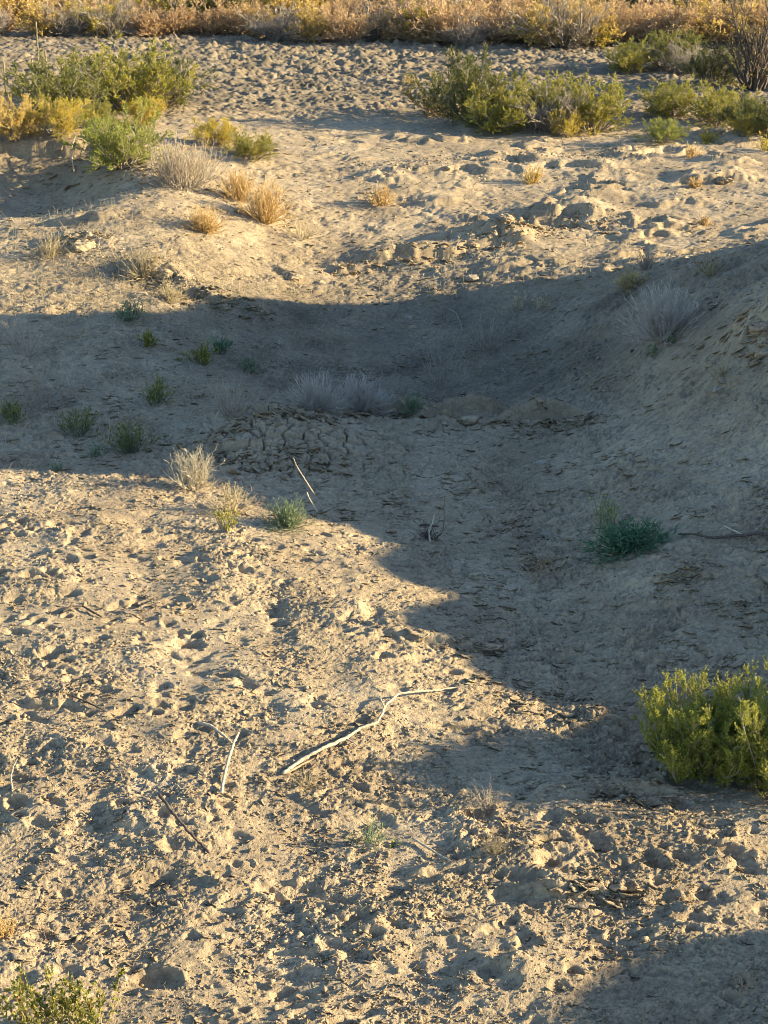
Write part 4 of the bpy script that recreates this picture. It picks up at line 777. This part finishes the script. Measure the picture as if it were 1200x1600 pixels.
def flakes(n_, y0, y1, accept, wlo, whi, lift, face, seed, pts=None):
    r = np.random.default_rng(seed); y = y0 * (y1 / y0) ** r.random(n_); x = r.uniform(-.36, .36, n_) * y; k = r.random(n_) < accept(x, y); x = x[k]; y = y[k]
    if pts is not None: x, y = pts
    N = len(x)
    w_ = wlo * (whi / wlo) ** (r.random(N) ** 1.4); d_ = w_ * r.uniform(.28, .55, N); az = r.normal(0, face, N); lf = lift * r.uniform(.4, 1.3, N) * np.clip(w_ / whi + .4, 0, 1.2)
    U, V_ = np.meshgrid(np.linspace(-1, 1, 7), np.linspace(0, 1, 4)); U = U[None]; V_ = V_[None]
    edge = 1 - .55 * np.abs(U) ** 2.5; jx = r.normal(0, .05, (N, 4, 7)); jy = r.normal(0, .11, (N, 4, 7))
    px_ = (U * (1 - .25 * (1 - V_)) + jx) * (w_ / 2)[:, None, None]; py_ = (-(1 - V_) * edge + jy * (1 - V_) + .3) * d_[:, None, None]
    c = np.cos(az)[:, None, None]; s_ = np.sin(az)[:, None, None]; gx = x[:, None, None] + px_ * c - py_ * s_; gy = y[:, None, None] + px_ * s_ + py_ * c
    gz = ground_z(gx.ravel(), gy.ravel()).reshape(N, 4, 7); base = ground_z(x, y)[:, None, None]
    top = .6 * base + .4 * gz + lf[:, None, None] * ((1 - V_) ** 1.3 * (1 - .6 * np.abs(U) ** 2) + r.normal(0, .10, (N, 4, 7))) - .004 * V_
    th_ = (.0022 + .0012 * r.random(N))[:, None, None] * (1 + w_[:, None, None] * 8)
    co = np.concatenate([np.stack([gx, gy, top], -1).reshape(N, 28, 3), np.stack([gx, gy, top - th_], -1).reshape(N, 28, 3)], 1)
    q = []
    for j in range(3):
        for i in range(6):
            a = j * 7 + i; q.append([a, a + 1, a + 8, a + 7]); q.append([28 + a, 28 + a + 7, 28 + a + 8, 28 + a + 1])
    for i in range(6): q.append([28 + i, 28 + i + 1, i + 1, i])
    for j in range(3): q.append([j * 7, j * 7 + 7, 28 + j * 7 + 7, 28 + j * 7]); q.append([j * 7 + 6, 28 + j * 7 + 6, 28 + j * 7 + 13, j * 7 + 13])
    return co.reshape(-1, 3), (np.array(q)[None] + (np.arange(N) * 56)[:, None, None]).reshape(-1)
pm = lambda x, y, L, sd: sstep(-.15, .3, perlin(x / L, y / L, sd))
fa = flakes(60000, 6.0, 27.0, lambda x, y: np.clip(1.05 - 1.6 * bil(GR, x, y), 0, 1) * (.05 + .85 * pm(x, y, .5, 301) * (.2 + pm(x, y, 1.3, 303))) * (1 - .3 * (x > .17 * y)), .02, .15, .020, .45, 1)
LX = [along_line(*l) for l in [([(500,645),(580,650),(620,650),(730,657),(860,664),(930,657)], 170, .05), ([(380,660),(440,650),(500,655)], 60, .12), ([(300,690),(400,720),(500,730)], 90, .2), ([(520,425),(640,407),(780,382),(880,345),(960,350)], 160, .12), ([(230,432),(330,470),(400,485)], 110, .15), ([(920,1242),(1000,1242),(1060,1262)], 34, .06), ([(900,1394),(980,1396)], 30, .04), ([(730,1012),(800,1012)], 14, .03), ([(820,878),(860,885)], 20, .05), ([(1030,910),(1090,905)], 24, .04), ([(1150,500),(1190,515),(1205,560)], 60, .12), ([(80,375),(130,385),(150,370)], 50, .12), ([(60,245),(180,262),(240,285)], 90, .2)]]
fc_ = flakes(1, 6, 7, lambda x, y: x * 0, .06, .22, .045, .5, 3, (np.concatenate([l[0] for l in LX]), np.concatenate([l[1] for l in LX])))
fb = flakes(40000, 5.0, 15.0, lambda x, y: np.clip(bil(GR, x, y), 0, 1) * (.12 + .7 * pm(x, y, .4, 302)), .014, .075, .013, .9, 2)
co = np.concatenate([fa[0], fb[0], fc_[0]]); me = new_mesh('crust_flakes', co, np.concatenate([fa[1], fb[1] + len(fa[0]), fc_[1] + len(fa[0]) + len(fb[0])]), 4, [SOIL], {'damp_shade': np.zeros(len(co)), 'litter': np.zeros(len(co))}, smooth=False)
tag(link('crust_flakes', me), 'thin curled flakes of dried silt crust lifting off the ground', 'crust flakes', kind='stuff')
def strands(name, label, x, y, ln, wd, m, up, seed):
    r = np.random.default_rng(seed); N = len(x); az = r.uniform(0, 6.28, N); el = np.abs(r.normal(0, up, N)); L_ = ln * r.uniform(.4, 1.4, N)
    d = np.stack([np.cos(az) * np.cos(el), np.sin(az) * np.cos(el), np.sin(el)], 1); b = np.stack([x, y, ground_z(x, y) + wd * 1.2], 1)
    Pp = np.stack([b, b + d * (L_ * .5)[:, None] + r.normal(0, .1, (N, 3)) * L_[:, None] * np.array([1, 1, .4]), b + d * L_[:, None] - np.array([0, 0, 1]) * (L_ * .08)[:, None]], 1)
    Pp[:, :, 2] = np.maximum(Pp[:, :, 2], ground_z(Pp[..., 0].ravel(), Pp[..., 1].ravel()).reshape(N, 3) + wd * .5)
    co, fc = tubes(Pp, np.full(N, wd), np.full(N, wd * .5), 3)
    tag(link(name, new_mesh(name, co, fc, 4, [M[m]], {'var': np.repeat(r.random(N), 9)})), label, name.replace('_', ' '), kind='stuff')
def blob(px, py, rx, ry, n_):
    p = at(px, py); return p[0] + rng.normal(0, rx, n_), p[1] + rng.normal(0, ry, n_)
B_ = [blob(150, 400, 1.6, 1.5, 1500), blob(80, 440, 1.2, 1.0, 900), blob(260, 440, 1.0, 1.0, 900), blob(420, 460, 1.2, .6, 350), blob(640, 420, 1.6, .9, 300), blob(900, 440, 1.4, .9, 400), blob(850, 230, 5, 1.2, 500)]
strands('dry_grass', 'sparse short straw coloured grass on the sunlit bank', np.concatenate([b[0] for b in B_]), np.concatenate([b[1] for b in B_]), .14, .0028, 'straw', .8, 1)
B_ = [blob(650, 590, 1.6, 1.5, 900), blob(300, 580, 1.8, 1.0, 900), blob(100, 640, 1.0, 1.0, 600), blob(850, 520, 1.2, .9, 250)]
strands('dead_grass', 'grey dead grass and stems strewn in the shaded hollow', np.concatenate([b[0] for b in B_]), np.concatenate([b[1] for b in B_]), .16, .0022, 'drygrey', .5, 2)
x, y = scatter(5200, 5.0, 13.0, 1, lambda x, y: .25 + .4 * bil(GR, x, y))
strands('plant_litter', 'fine dark bits of dead plant strewn over the near ground', x, y, .035, .0011, 'darkwood', .15, 3)
x, y = scatter(3200, 5.0, 13.0, 1, lambda x, y: .2 + .4 * bil(GR, x, y))
strands('straw_litter', 'fine pale straw bits strewn over the near ground', x, y, .045, .0011, 'straw', .2, 4)
print('ground verts', NR * NC)
